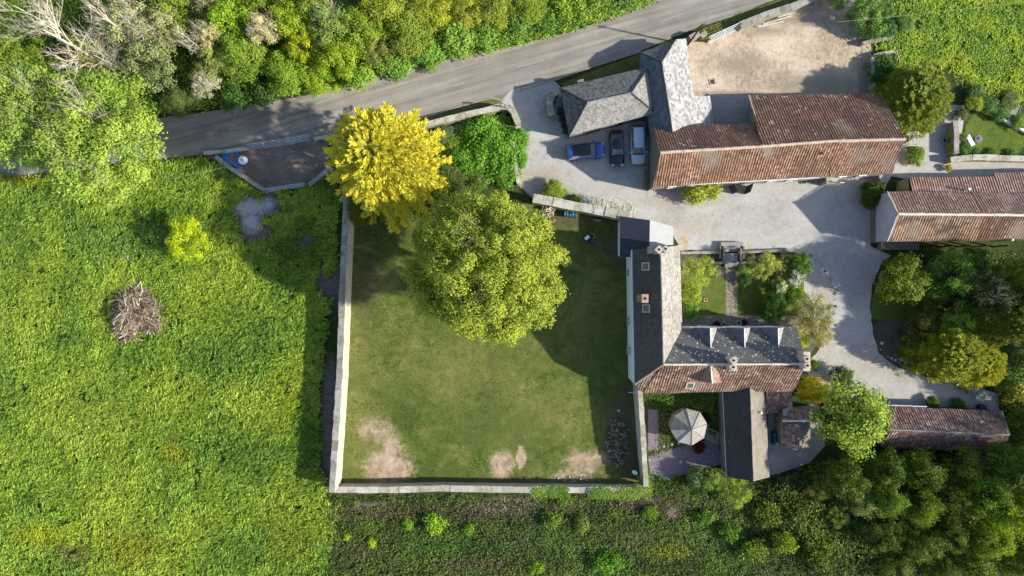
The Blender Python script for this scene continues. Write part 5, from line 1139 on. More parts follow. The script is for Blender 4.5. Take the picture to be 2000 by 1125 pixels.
for (x, y, r, h, k, c, l) in SE: plant(k, x, y, r, h * (1.35 if h > 3.9 and x > 1640 else 1.1), (c[0] * 1.25, c[1] * 1.1, c[2]), 'wood_tree' if h > 3.9 else 'wood_bush', l, 'tree' if h > 3.9 else 'bush', 'trees and bushes of the south east wood')
for (x, y, r, h, k, l) in [(2095, 560, 70, 15, 'mid1', 'added unseen shade tree beyond the right edge level with the east border'), (2110, 690, 70, 9, 'mid2', 'added unseen shade tree beyond the right edge level with the golden cypress'), (2100, 830, 75, 9, 'mid0', 'added unseen shade tree beyond the right edge level with the plum tiled barn'), (2120, 960, 80, 15, 'mid3', 'added unseen shade tree beyond the right edge by the south east wood')]:
    plant(k, x * 1.0, y, r, h, (.15, .25, .03), 'added_shade_tree', l)  # unseen trees put beyond the edge to cast shade into view
# south scrub
for (x, y, r, h, k, c, l) in [(848, 1022, 20, 1.2, 'laurel0', (.32, .52, .04), 'bright bramble patch below the south wall'), (795, 1025, 11, .8, 'laurel1', (.24, .42, .04), 'small green clump left of the bright bramble patch'), (915, 1035, 11, .8, 'laurel0', (.24, .42, .04), 'small green clump right of the bright bramble patch'),
        (676, 1049, 7, .6, 'bush1', (.45, .62, .03), 'tiny lime sprout left of its twin near the bottom'), (725, 1062, 9, .7, 'bush2', (.45, .62, .03), 'tiny lime sprout near the bottom right of its twin'), (1075, 1015, 17, 1.2, 'laurel1', (.19, .32, .05), 'green clump below the ivy on the south wall'), (1135, 1025, 16, 1.1, 'bush1', (.25, .34, .07), 'pale green clump in the scrub below the south wall'),
        (1098, 972, 14, .9, 'laurel0', (.15, .3, .04), 'small clump right at the foot of the south wall'), (1185, 1100, 24, 1.6, 'laurel1', (.18, .38, .04), 'bright clump near the bottom edge of the scrub'), (1270, 1000, 14, 1.0, 'laurel0', (.22, .36, .03), 'green clump outside the corner of the walled lawn'), (1380, 1010, 16, 1.1, 'laurel1', (.18, .34, .05), 'green clump between the walls and the saplings'),
        (1048, 1110, 14, .9, 'bush0', (.26, .42, .03), 'lime clump at the bottom edge of the scrub'), (1425, 1040, 18, 1.3, 'laurel0', (.15, .30, .03), 'green clump in the scrub below the saplings'), (607, 561, 11, .5, 'laurel0', (.3, .48, .03), 'lime green weed patch beside the shaded west wall'), (588, 572, 8, .5, 'laurel1', (.26, .42, .03), 'second lime green weed patch beside the shaded west wall'), (600, 505, 6, .4, 'laurel0', (.34, .5, .03), 'small lime weed near the shaded west wall')]:
    plant('weed%d' % (len(l) % 2), x, y, r * 1.25, h * .9, tuple(v * .9 for v in c), 'scrub_bush', l, 'bush', 'green clumps in the rough ground', sy=.8)
# red maples beside the summerhouse
plant('ball', 1366, 874, 14, 1.0, (.10, .012, .016), 'red_maple', 'dark red dome shaped shrub in front of the summerhouse', 'shrub')
plant('ball', 1376, 818, 13, 1.0, (.085, .012, .018), 'red_maple', 'dark red shrub half behind the summerhouse', 'shrub')

# ------------------------------------------------------------------ ground cover
def vnoise(x, y, s, seed):
    r = np.random.default_rng(seed); G = r.random((256, 256)); X = x / s + 100; Y = y / s + 100
    xi = np.floor(X).astype(int); yi = np.floor(Y).astype(int); fx = X - xi; fy = Y - yi; fx = fx * fx * (3 - 2 * fx); fy = fy * fy * (3 - 2 * fy)
    g = lambda a, b: G[a % 256, b % 256]
    return (g(xi, yi) * (1 - fx) + g(xi + 1, yi) * fx) * (1 - fy) + (g(xi, yi + 1) * (1 - fx) + g(xi + 1, yi + 1) * fx) * fy
def inpoly(x, y, poly):
    c = np.zeros(len(x), bool); n = len(poly)
    for i in range(n):
        (x1, y1), (x2, y2) = poly[i], poly[(i + 1) % n]
        if y1 == y2: continue
        t = ((y1 > y) != (y2 > y)) & (x < (x2 - x1) * (y - y1) / (y2 - y1) + x1); c ^= t
    return c
def cover(name, label, poly, dens, L, Wd, hmax, cols, seed, excl=(), lean=(0, 0), flat=.5, blades=4, patch=(3.0, 1.2), cl=.18, rag=0.25, cat='grass', gap=.30, tones=()):
    """tufts of leaves over a patch of ground; cols = list of three colours chosen by slow noise"""
    P = [tuple(W(*p)[:2]) for p in poly]; xs = [p[0] for p in P]; ys = [p[1] for p in P]; r = np.random.default_rng(seed)
    n = int((max(xs) - min(xs)) * (max(ys) - min(ys)) * dens); x = r.uniform(min(xs), max(xs), n); y = r.uniform(min(ys), max(ys), n)
    k = inpoly(x + r.normal(0, rag, n), y + r.normal(0, rag, n), P)
    for (ex, ey, rx, ry) in excl:
        c = W(ex, ey); d = np.sqrt(((x - c.x) / (rx / 16)) ** 2 + ((y - c.y) / (ry / 16)) ** 2) + (vnoise(x, y, .9, seed + 9) - .5) * .7; k &= ~(d + r.normal(0, .12, n) < 1)
    k &= vnoise(x, y, .42, seed + 13) * .6 + vnoise(x, y, 1.1, seed + 14) * .4 > gap
    x = x[k]; y = y[k]; n = len(x)
    a = vnoise(x, y, patch[0], seed + 1) * .6 + vnoise(x, y, patch[0] * .4, seed + 5) * .4; b = vnoise(x, y, patch[1] * .5, seed + 2); hh = hmax * (.35 + .65 * np.clip(b * .7 + vnoise(x, y, .35, seed + 3) * .5, 0, 1))
    idx = np.repeat(np.arange(n), blades); m = len(idx)
    base = np.stack([x[idx] + r.normal(0, cl, m), y[idx] + r.normal(0, cl, m), hh[idx] * r.uniform(.25, 1.0, m)], 1)
    ang = vnoise(x, y, 2.5, seed + 4)[idx] * 3.0 + r.normal(0, 1.0, m) + 5.6
    D = np.stack([np.cos(ang), np.sin(ang), r.uniform(-.2, .9, m)], 1) + np.array([lean[0], lean[1], 0])
    Nn = rdir(r, m) * (1 - flat) + np.array([0, 0, flat * 1.4]); Nn /= np.linalg.norm(Nn, axis=1, keepdims=True)
    c0, c1, c2 = [np.array(c) for c in cols]; t = np.clip((a[idx] - .25) / .5 + r.normal(0, .12, m), 0, 1)[:, None]
    col = np.where(t < .5, c0 * (1 - t * 2) + c1 * t * 2, c1 * (2 - t * 2) + c2 * (t * 2 - 1)); col *= (r.normal(1, .10, m) * (.82 + .36 * b[idx]))[:, None]
    for (ex, ey, rx, ry, tc) in tones:      # stands of different grass, plus patches of shade painted in
        c = W(ex, ey); d = np.sqrt(((x - c.x) / (rx / 16)) ** 2 + ((y - c.y) / (ry / 16)) ** 2) + (vnoise(x, y, 1.6, seed + 21) - .5) * 1.0
        f = np.clip(1.3 - d, 0, 1)[idx][:, None] * .85; col = col * (1 - f) + np.array(tc) * f * r.normal(1, .12, m)[:, None]
    V, F, cc = leaf_cards(base, D, Nn, L * r.uniform(.6, 1.4, m), Wd * r.uniform(.6, 1.4, m), np.clip(col, 0.005, 1))
    V[:, 2] = np.maximum(V[:, 2], .004)
    o = link(name, np_mesh(name, V, F, cc, [FOL])); tag(o, label, cat, kind='stuff'); return o
FIELD = [(-70, 345), (80, 348), (290, 322), (400, 308), (440, 330), (520, 380), (600, 368), (645, 340), (662, 395), (655, 480), (646, 600), (628, 700), (625, 900), (635, 965), (660, 990), (640, 1080), (600, 1200), (-70, 1200)]
cover('field_grass', 'tall lush bright green grass filling the field left of the walled lawn', FIELD, 28, .50, .12, .62, [(.175, .30, .045), (.28, .415, .05), (.38, .48, .06)], 201,
      excl=[(490, 412, 44, 26), (500, 455, 40, 22), (268, 615, 46, 50), (530, 395, 18, 24), (640, 820, 14, 130), (600, 470, 26, 12), (650, 560, 34, 30), (430, 385, 0, 0), (145, 1075, 10, 8)], lean=(.5, .3), blades=6, cat='grass', flat=.35, cl=.16, gap=.27, patch=(7.0, 1.3), tones=[(90, 1040, 80, 26, (.42, .47, .03)), (150, 1078, 34, 22, (.24, .22, .06)), (270, 1070, 60, 30, (.36, .38, .04)), (345, 885, 34, 20, (.34, .36, .03)), (560, 790, 34, 60, (.34, .42, .03)),
        (600, 880, 34, 90, (.14, .27, .03)), (430, 700, 70, 40, (.17, .30, .045)), (60, 600, 60, 120, (.36, .47, .06)), (200, 820, 110, 60, (.36, .46, .07)), (45, 350, 50, 14, (.42, .44, .03)), (560, 1050, 60, 50, (.30, .36, .04)), (580, 480, 50, 60, (.13, .21, .03)), (350, 420, 120, 30, (.16, .27, .03)), (480, 1080, 60, 50, (.19, .33, .05)), (330, 300, 90, 16, (.33, .42, .03))])  # dark green patch along the wall is shade painted into the grass
cover('meadow_grass', 'yellow green meadow grass at the top right', [(1748, -70), (2080, -70), (2080, 215), (1990, 196), (1930, 180), (1880, 168), (1868, 140), (1800, 120), (1760, 130), (1752, 98), (1710, 98), (1712, 82), (1748, 74)], 26, .28, .12, .34, [(.20, .34, .035), (.33, .46, .03), (.43, .52, .035)], 211, blades=5, lean=(.3, .3))
cover('scrub', 'rough dark weeds and brambles along the bottom below the south wall', [(640, 972), (900, 970), (1262, 968), (1300, 945), (1360, 925), (1420, 948), (1500, 942), (1560, 925), (1640, 960), (1700, 1190), (640, 1190), (600, 1060)], 22, .26, .15, .5, [(.055, .085, .022), (.095, .145, .026), (.15, .205, .032)], 221,
      excl=[(1315, 1003, 12, 9), (1240, 978, 50, 6), (1000, 975, 70, 5), (725, 985, 30, 5)], blades=4, cat='scrub', patch=(1.6, .9), tones=[(760, 1000, 110, 14, (.13, .10, .05)), (1010, 1000, 130, 18, (.12, .10, .06)), (1240, 985, 70, 14, (.13, .10, .06)), (700, 1080, 50, 30, (.14, .15, .05)), (950, 1100, 90, 18, (.15, .13, .06)), (1310, 1075, 50, 18, (.28, .30, .03)),
        (850, 1060, 70, 26, (.10, .19, .035)), (1100, 1055, 70, 30, (.12, .21, .04)), (1180, 1100, 50, 24, (.13, .27, .03)), (1010, 1060, 40, 22, (.09, .14, .05)), (1240, 1055, 44, 26, (.16, .19, .05)), (1420, 1090, 60, 30, (.11, .21, .025)), (1480, 980, 60, 26, (.14, .17, .035)), (1560, 1050, 60, 40, (.10, .15, .02)), (1370, 1050, 40, 26, (.13, .22, .04))])
cover('undergrowth', 'shaded undergrowth beneath the roadside wood', [(-60, -60), (1290, -60), (1283, -4), (1195, 30), (1095, 62), (1000, 86), (900, 104), (800, 129), (700, 156), (600, 180), (500, 197), (400, 212), (290, 226), (150, 246), (0, 268), (-60, 282)], 22, .30, .18, 2.6, [(.08, .15, .03), (.17, .28, .035), (.29, .40, .05)], 231, blades=5, cat='undergrowth', cl=.3)
cover('roadside_weeds', 'bright green weeds spilling over the north edge of the road', [(640, 178), (700, 160), (800, 133), (900, 108), (1000, 90), (1100, 66), (1200, 33), (1285, 2), (1270, -16), (1190, 12), (1090, 44), (1000, 68), (900, 86), (800, 108), (700, 132), (640, 150)], 30, .26, .17, .7, [(.15, .30, .05), (.24, .42, .04), (.34, .50, .05)], 235, blades=5, cat='weeds', rag=.12)
cover('wood_floor', 'dark undergrowth of the south east wood', [(1510, 935), (1620, 890), (1720, 885), (1980, 895), (1975, 800), (2080, 790), (2080, 1190), (1620, 1190), (1560, 1040), (1500, 960)], 22, .28, .17, 2.4, [(.055, .095, .016), (.095, .15, .02), (.15, .21, .025)], 241, blades=5, cat='undergrowth', cl=.3)
cover('ivy', 'green ivy growing over the coping of the south wall', [(1038, 946), (1105, 944), (1108, 962), (1040, 962)], 120, .16, .13, .10, [(.10, .20, .03), (.17, .28, .04), (.23, .34, .05)], 251, blades=4, cat='ivy').location.z = 1.63
cover('ivy', 'green ivy covering the south east corner of the garden walls', [(1148, 950), (1240, 948), (1246, 925), (1262, 920), (1266, 960), (1240, 964), (1148, 963)], 110, .16, .13, .12, [(.10, .20, .03), (.17, .28, .04), (.25, .36, .05)], 252, blades=4, cat='ivy').location.z = 1.78
cover('climber', 'white flowering climber over the end of the lichened wall by the annex', [(1150, 392), (1190, 397), (1232, 410), (1231, 426), (1190, 414), (1150, 405)], 110, .15, .12, .25, [(.22, .26, .12), (.52, .52, .40), (.75, .75, .66)], 253, blades=4, cat='climber').location.z = 2.3
cover('bed_plants', 'mixed low planting in the shaded court between farmhouse and summerhouse', [(1266, 772), (1408, 770), (1410, 835), (1385, 850), (1365, 800), (1310, 810), (1290, 800), (1266, 792)], 24, .24, .15, .4, [(.045, .10, .015), (.085, .17, .02), (.14, .22, .03)], 254, blades=4, cat='plants')
cover('corner_plants', 'mixed planting around the edge of the purple gravel garden', [(1268, 925), (1310, 935), (1345, 925), (1400, 912), (1412, 948), (1300, 965), (1268, 960)], 24, .22, .14, .5, [(.05, .11, .02), (.10, .2, .02), (.16, .25, .03)], 255, blades=4, cat='plants')
cover('island_plants', 'weeds and stones around the summerhouse base', [(1288, 800), (1310, 815), (1312, 860), (1345, 874), (1300, 885), (1268, 895), (1268, 883), (1288, 875)], 16, .18, .12, .25, [(.09, .11, .03), (.17, .19, .06), (.24, .24, .08)], 256, blades=4, cat='plants')
cover('laurel_undergrowth', 'bright leafy growth filling the ground between laurels and roadside wall', [(858, 258), (920, 238), (985, 222), (1004, 240), (1003, 350), (960, 352), (880, 345), (856, 300)], 26, .28, .19, .8, [(.13, .24, .06), (.19, .34, .04), (.25, .40, .04)], 263, blades=5, cat='undergrowth', cl=.2)
cover('verge_tufts', 'dry grass tufts on the verge beside the earth yard gate', [(1355, 68), (1400, 50), (1440, 35), (1470, 25), (1440, 50), (1380, 80)], 40, .2, .07, .2, [(.18, .2, .04), (.26, .27, .06), (.34, .33, .09)], 257, blades=4)
for (x, y, r, h, k, c, l) in [(1905, 600, 40, 6.5, 'mid1', (.10, .16, .02), 'dark filler tree between the sparse tree and the white-dotted tree'), (1822, 565, 34, 5.5, 'mid3', (.11, .18, .02), 'dark filler tree behind the two round trees of the east border'), (1800, 655, 34, 3.6, 'bush2', (.10, .12, .02), 'dark low bush over the brown soil of the east border'), (1900, 510, 34, 6.0, 'mid2', (.11, .17, .02), 'dark tree against the south side of the pale-ridged barn'), (1835, 640, 30, 4.5, 'loose0', (.16, .17, .025), 'olive bush between bronze shrub and golden cypress')]:
    plant(k, x, y, r, h, c, 'border_tree', l)
cover('border_plants', 'dark ground cover between the trees of the east border', [(1715, 515), (2080, 490), (2080, 790), (1950, 780), (1940, 740), (1880, 745), (1860, 640), (1800, 615), (1810, 545)], 14, .24, .15, .5, [(.04, .08, .012), (.08, .15, .018), (.16, .22, .02)], 258, blades=5, cat='plants', cl=.25)
cover('lawn_tufts', 'short mown grass of the walled lawn', [(684, 400), (1232, 440), (1240, 760), (1249, 945), (668, 944), (676, 700)], 16, .17, .06, .07, [(.055, .105, .018), (.115, .155, .028), (.23, .22, .075)], 260,
      excl=[(760, 912, 58, 46), (768, 858, 22, 28), (985, 905, 36, 32), (1018, 893, 13, 25), (1140, 905, 38, 24), (1205, 845, 26, 66), (1228, 890, 24, 60), (1215, 480, 28, 42)], blades=3, flat=.7, patch=(2.4, 1.0), gap=.42)
cover('border_turf', 'short turf of the corner lawn', [(1888, 247), (1912, 212), (1960, 236), (2008, 266), (1990, 296), (1930, 298), (1886, 296)], 40, .13, .05, .05, [(.17, .33, .012), (.22, .40, .015), (.27, .45, .02)], 261, blades=3, flat=.7)
cover('field_weeds', 'white flowered weeds in the field near the lime tree', [(190, 465), (285, 465), (250, 510), (190, 505)], 1.6, .16, .15, .55, [(.6, .65, .55), (.7, .72, .62), (.7, .72, .62)], 262, blades=9, cl=.14, cat='weeds', patch=(1, .5))
ORD = ['first', 'second', 'third', 'fourth', 'fifth', 'sixth', 'seventh', 'eighth', 'ninth', 'tenth', 'eleventh', 'twelfth', 'thirteenth', 'last']
# ------------------------------------------------------------------ cars
def carpaint(name, c, rough=.25): return mat_plain(name, c, rough, .05, .8, 0, metal=.2, spec=.6, coat=.6)
M['car_blue'] = carpaint('paint_blue', (.007, .07, .38)); M['car_black'] = carpaint('paint_black', (.010, .011, .014)); M['car_silver'] = carpaint('paint_silver', (.58, .66, .76), .4)
M['car_glass'] = mat_plain('car_glass', (.20, .23, .25), .12, .1, 1, 0, metal=.25, spec=1.0); M['tyre'] = mat_plain('tyre', (.02, .02, .02), .9, .2, 5, .2); M['rim'] = mat_plain('rim', (.5, .5, .52), .35, .1, 3, 0, metal=.7)  # pale glass base stands in for sky glare on the windscreens
M['lamp'] = mat_plain('headlamp', (.75, .78, .8), .15, .05, 3, 0, spec=.8); M['tail'] = mat_plain('tail_lamp', (.35, .01, .01), .25, .1, 3, 0, spec=.6); M['trim'] = mat_plain('dark_trim', (.02, .02, .022), .6, .2, 3, 0)
M['tan'] = mat_plain('parcel_shelf', (.42, .30, .20), .8)
def car(px, py, heading, L, Wd, Hh, paint, label, cabin, roofpaint=None, suv=False, shelf=False, grille=None):
    """x forward. cabin = (rear base, rear top, front top, front base) along x as fractions of L from the rear"""
    e = empty('parked_car', tuple(W(px, py, .5)[:2]) + (0,), heading); tag(e, label, 'car', 'cars parked on the gravel')
    hw = Wd / 2; bonnet = .98 if suv else .86; belt = 1.02 if suv else .90; boot = belt - .02 if suv or cabin[0] < .05 else belt
    # body: plan outline x stations with half width, sill and shoulder heights
    st = [(-.505, .62, .42, .72), (-.485, .84, .32, boot * .93), (-.44, .95, .27, boot * .985), (-.30, .995, .25, boot), (-.1, 1.0, .25, belt), (.12, .99, .25, belt), (.24, .985, .25, bonnet), (.36, .965, .26, bonnet * .955), (.44, .90, .28, bonnet * .90), (.482, .78, .33, bonnet * .80), (.505, .55, .40, bonnet * .68)]
    mb = MB(); rings = []
    for x, wf, zb, zt in st:
        h = hw * wf; c = [(0, zb), (h * .86, zb), (h * .97, zb + .10), (h, (zb + zt) / 2), (h * .965, zt - .10), (h * .90, zt - .03), (h * .6, zt + .02), (0, zt + .035)]
        full = c + [(-a, z) for a, z in c[-2:0:-1]]
        rings.append([mb.vert((x * L, a, z)) for a, z in full])
    k = len(rings[0])
    for i in range(len(rings) - 1):
        for j in range(k): mb.f.append([rings[i][j], rings[i + 1][j], rings[i + 1][(j + 1) % k], rings[i][(j + 1) % k]]); mb.m.append(0)
    mb.f.append(rings[0]); mb.m.append(0); mb.f.append(rings[-1][::-1]); mb.m.append(0)
    bo = mb.build('body', M[paint], e, True); sm = bo.modifiers.new('round', 'SUBSURF'); sm.levels = 2; sm.render_levels = 2
    xs = [(f - .5) * L for f in cabin]; wb, wt = hw * .90, hw * .70
    zb = belt + .0; zt = Hh
    def q(name, pts, mat, par=e, sm=False):
        m2 = MB(); m2.face(pts); o = m2.build(name, M[mat], par, sm); md = o.modifiers.new('thick', 'SOLIDIFY'); md.thickness = .03; md.offset = -1; return o
    rb = [(xs[0], -wb, zb), (xs[0], wb, zb)]; rt = [(xs[1], -wt, zt - .05), (xs[1], wt, zt - .05)]; ft = [(xs[2], -wt, zt - .04), (xs[2], wt, zt - .04)]; fb = [(xs[3], -wb * .95, bonnet + .02), (xs[3], wb * .95, bonnet + .02)]
    q('windscreen', [fb[0], fb[1], ft[1], ft[0]], 'car_glass'); q('rear_window', [rb[1], rb[0], rt[0], rt[1]], 'car_glass')
    for s in (0, 1):
        q('side_window', [rb[s], fb[s], ft[s], rt[s]] if s == 0 else [fb[s], rb[s], rt[s], ft[s]], 'car_glass')
        sy = -1 if s == 0 else 1
        m2 = MB(); m2.tube([fb[s], ft[s]], .045, 5); m2.tube([rb[s], rt[s]], .05, 5); mid = ((xs[0] + xs[3]) / 2 - .1)
        m2.tube([(mid, sy * wb, zb), (mid, sy * wt, zt - .05)], .035, 5); m2.build('pillar', M[paint], e)
        m2 = MB(); mx = xs[3] - .18; m2.box((mx, sy * (hw * .98 + .10), zb + .08), (.12, .20, .13)); m2.build('mirror', M[paint], e)
        m2 = MB(); m2.box((L * .452, sy * hw * .62, bonnet * .79), (.18, .30, .13), -sy * .55); m2.build('headlight', M['lamp'], e)
        m2 = MB(); m2.box((-L * .485, sy * hw * .68, boot * .82), (.10, .30, .16), sy * .2); m2.build('tail_light', M['tail'], e)
        for wx in (-.30, .315):
            m2 = MB(); c = (wx * L, sy * (hw - .12), .33)
            n = 18; R = .335
            for a, b, mm in ((R, .22, 0), (R * .93, .235, 0)):
                ring = [[m2.vert((c[0] + a * math.cos(2 * PI * i / n), c[1] + d * b / 2, c[2] + a * math.sin(2 * PI * i / n))) for i in range(n)] for d in (-1, 1)]
                for i in range(n): m2.f.append([ring[0][i], ring[0][(i + 1) % n], ring[1][(i + 1) % n], ring[1][i]]); m2.m.append(0)
                m2.f.append(ring[0]); m2.m.append(0); m2.f.append(ring[1][::-1]); m2.m.append(0)
            wh = m2.build('wheel', M['tyre'], e)
            m2 = MB(); ring = [m2.vert((c[0] + .2 * math.cos(2 * PI * i / n), c[1] + sy * .125, c[2] + .2 * math.sin(2 * PI * i / n))) for i in range(n)]
            m2.f.append(ring); m2.m.append(0); m2.build('rim', M['rim'], wh)
            # dark arch lip
    m2 = MB()
    nx = 7; R_ = []
    for i in range(nx + 1):
        t = i / nx; x = xs[1] + (xs[2] - xs[1]) * t; z = zt - .045 + .055 * math.sin(PI * min(1, max(0, t)))
        R_.append([m2.vert((x, yy * wt, z - .05 * abs(yy) ** 3)) for yy in (-1.02, -.7, -.35, 0, .35, .7, 1.02)])
    for i in range(nx):
        for j in range(6): m2.f.append([R_[i][j], R_[i + 1][j], R_[i + 1][j + 1], R_[i][j + 1]]); m2.m.append(0)
    ro = m2.build('roof', M[roofpaint or paint], e, True)
    if suv:
        for sy in (-1, 1):
            m2 = MB(); m2.tube([(xs[1] + .1, sy * wt * .93, zt + .05), (xs[2] - .2, sy * wt * .93, zt + .06)], .025, 5); m2.build('roof_rail', M['trim'], e)
        m2 = MB(); m2.box((xs[1] - .12, 0, zt - .06), (.35, wt * 1.7, .05)); m2.build('spoiler', M[paint], e)
    m2 = MB(); m2.box((L * .497, 0, bonnet * .52), (.05, hw * .9, .2)); m2.build('grille', M['trim'], e)
    m2 = MB(); m2.box((xs[3] + .02, 0, bonnet + .03), (.18, wb * 1.6, .02)); m2.build('scuttle', M['trim'], e)
    for s in (-1, 1):
        m2 = MB(); m2.tube([(xs[3] + .02, s * .25 + .3, bonnet + .05), (xs[3] - .28, s * .25 - .25, bonnet + .24)], .012, 4); m2.build('wiper', M['trim'], e)
    if shelf: m2 = MB(); m2.box((xs[0] + .42, 0, zb + .13), (.4, wb * 1.3, .02)); m2.build('parcel_shelf', M['tan'], e)
    if grille: m2 = MB(); m2.box((L * .478, 0, bonnet * .74), (.12, hw * 1.45, .09)); m2.build('chrome_strip', M['lamp'], e)
    return e
car(1143, 296, math.radians(5), 4.65, 2.0, 1.66, 'car_blue', 'blue four by four with dark roof parked across the other two, bonnet to the right', (.02, .13, .62, .76), 'car_black', suv=True)
car(1204.5, 290, math.radians(-88), 4.35, 1.78, 1.38, 'car_black', 'black saloon parked in the middle of the three, bonnet to the south', (.12, .26, .56, .70), shelf=True, grille=True)
car(1245.5, 284, math.radians(-89), 4.6, 1.82, 1.5, 'car_silver', 'silver blue estate car parked nearest the long barn', (.015, .07, .60, .74))

# ------------------------------------------------------------------ brushwood heap, logs, planks
def sticks(name, label, cat, c, rx, ry, h, n, seed, mats, L=(.5, 1.5), rad=.025, parent=None, flatten=.35):
    r = random.Random(seed); mb = MB()
    for i in range(n):
        a = r.random() * 6.283; q = r.random() ** .5; x, y = c.x + rx * q * math.cos(a), c.y + ry * q * math.sin(a); z = h * (1 - q ** 1.8) * r.uniform(.55, 1.0) + .06
        th = r.random() * 6.283; l = r.uniform(*L); d = Vector((math.cos(th), math.sin(th), r.uniform(-1, 1) * flatten)).normalized(); p = Vector((x, y, z))
        k = Vector((r.uniform(-.1, .1), r.uniform(-.1, .1), 0)) * l
        mb.tube([p - d * l / 2, p + k, p + d * l / 2], [rad * r.uniform(.7, 1.6), rad * r.uniform(.6, 1.4), rad * .5], 4, r.randrange(len(mats)))
    o = mb.build(name, [M[m] for m in mats], parent); 
    if label: tag(o, label, cat)
    return o
M['stick_brown'] = mat_plain('stick_brown', (.20, .145, .10), .9, .4, 4, .4); M['stick_pink'] = mat_plain('stick_pink', (.36, .285, .215), .9, .3, 4, .4); M['stick_dark'] = mat_plain('stick_dark', (.10, .075, .055), .9, .3, 4, .4)
def heap(name, label, cat, blobs, seed, mats, L, rad):
    r = random.Random(seed); mb = MB()
    for (px, py, rx, ry, h, n, az) in blobs:
        c = W(px, py, h * .4)
        for i in range(n):
            a = r.random() * 6.283; q = r.random() ** .5 * r.uniform(.85, 1.1); x, y = c.x + rx * q * math.cos(a), c.y + ry * q * math.sin(a); z = h * max(0, 1 - q ** 1.6) * r.uniform(.6, 1.05) + r.uniform(.03, .25)
            th = az + r.gauss(0, .9); l = r.uniform(*L); d = Vector((math.cos(th), math.sin(th), r.uniform(-.4, .4))).normalized(); p = Vector((x, y, z)); k = Vector((r.uniform(-.12, .12), r.uniform(-.12, .12), r.uniform(-.05, .1))) * l; rr = rad * r.choice((.5, .6, .8, 1, 1.2, 2.0))
            mb.tube([p - d * l / 2, p + k, p + d * l / 2], [rr, rr * .8, rr * .4], 4, r.randrange(len(mats)))
    return tag(mb.build(name, [M[m] for m in mats]), label, cat)
heap('brushwood_heap', 'domed heap of pinkish brown cut sticks and branches lying in the field', 'brush pile', [(258, 592, 2.2, 1.8, 1.9, 420, 2.2), (252, 618, 2.0, 1.8, 2.4, 380, .4), (285, 612, 1.8, 1.7, 1.9, 320, 2.9), (298, 634, 1.4, .9, .8, 220, .2), (246, 646, 1.2, 1.2, .8, 200, 1.5), (272, 576, 1.5, 1.0, .8, 200, 1.0), (236, 628, 1.0, 1.4, .6, 120, 1.3)], 5, ['stick_pink', 'stick_brown', 'stick_pink', 'dead_wood', 'stick_dark', 'stick_brown', 'stick_dark'], (.5, 2.3), .034)
sticks('fallen_branches', 'few pale thick branches fallen off the south foot of the brushwood heap', 'branches', W(258, 655, .2), 1.2, .9, .35, 26, 6, ['dead_wood', 'stick_pink'], (.5, 1.8), .05, flatten=.15)
sticks('log_pile', 'split log pile in the shade of the white lichened wall by the round tree', 'log pile', W(1070, 408, .3), 1.0, 1.0, .9, 120, 7, ['stick_pink', 'stick_brown', 'dead_wood'], (.25, .5), .075)
sticks('brush_litter', 'grey brush and prunings heaped along the east side of the walled lawn', 'brush pile', W(1207, 865, .2), 1.4, 3.2, .5, 420, 8, ['dead_wood', 'stick_brown', 'stick_dark', 'stick_dark'], (.25, .8), .022)
sticks('twig_litter', 'thin grey twigs scattered in the scrub under the south wall', 'brush pile', W(975, 990, .1), 5.5, 1.0, .3, 260, 9, ['stick_brown', 'dead_wood', 'stick_dark'], (.4, 1.1), .016)
sticks('bramble_litter', 'brown dead brambles outside the south east wall corner', 'brush pile', W(1265, 982, .1), 4.0, 1.0, .35, 240, 10, ['stick_brown', 'stick_dark', 'stick_brown'], (.4, 1.1), .016)
r = random.Random(3)
for i in range(7):
    a = W(1474 + i * 3.0, 52 - i * 1.6 + (i % 3) * 2.5); L_ = r.uniform(2.4, 3.6); th = math.radians(17 + r.uniform(-5, 5)); mb = MB(); mb.box((a.x + L_ / 2 * math.cos(th), a.y + L_ / 2 * math.sin(th), .08 + .07 * (i % 3)), (L_, .17, .07), th)
    tag(mb.build('plank', M['timber_pale' if i != 4 else 'timber']), '%s weathered plank from the left in the loose stack by the rough stone wall' % ORD[i], 'plank', 'planks stacked beside the earth yard wall')
# ------------------------------------------------------------------ lay-by: pipe coil and white sack
e = building('pipe_coil', 'loose coil of bright blue water pipe in the corner of the lay-by', 'pipe'); c = W(455, 309, .2); mb = MB(); r = random.Random(4)
for k in range(9):
    R0 = r.uniform(.75, 1.15); ox, oy = r.uniform(-.4, .25), r.uniform(-.35, .2); a0, a1 = (r.uniform(.6, 1.2), r.uniform(4.6, 5.6)) if k % 3 else (r.uniform(.5, 1), r.uniform(3.5, 6.4))
    mb.tube([(c.x + ox + R0 * math.cos(a0 + (a1 - a0) * i / 22) * 1.15, c.y + oy + R0 * math.sin(a0 + (a1 - a0) * i / 22) * .85, .06 + .035 * k + .04 * math.sin(i)) for i in range(23)], .04, 6)
for k in range(7):
    p = Vector((c.x - 1.1 + k * .13, c.y + .2 - k * .10, .1 + .03 * k)); mb.tube([p, p + Vector((.7, -.62, .05)), p + Vector((1.5, -1.0 + .05 * k, 0))], .042, 6)
mb.build('pipe', M['blue_plastic'], e)
e = building('bulk_sack', 'round white sack standing beside the blue pipe coil', 'sack'); c = W(474.5, 313, .4); mb = MB(); mb.lathe((c.x, c.y, 0), [(.42, 0), (.56, .25), (.55, .55), (.40, .72), (.12, .66)], 14); mb.build('sack', M['white_plastic'], e, True)
mb = MB()
for k in range(5): a = k * 1.3; mb.tube([(c.x, c.y, .70), (c.x + .2 * math.cos(a), c.y + .2 * math.sin(a), .75), (c.x + .42 * math.cos(a), c.y + .42 * math.sin(a), .66)], .018, 4)
mb.build('tie_strap', M['trim'], e)
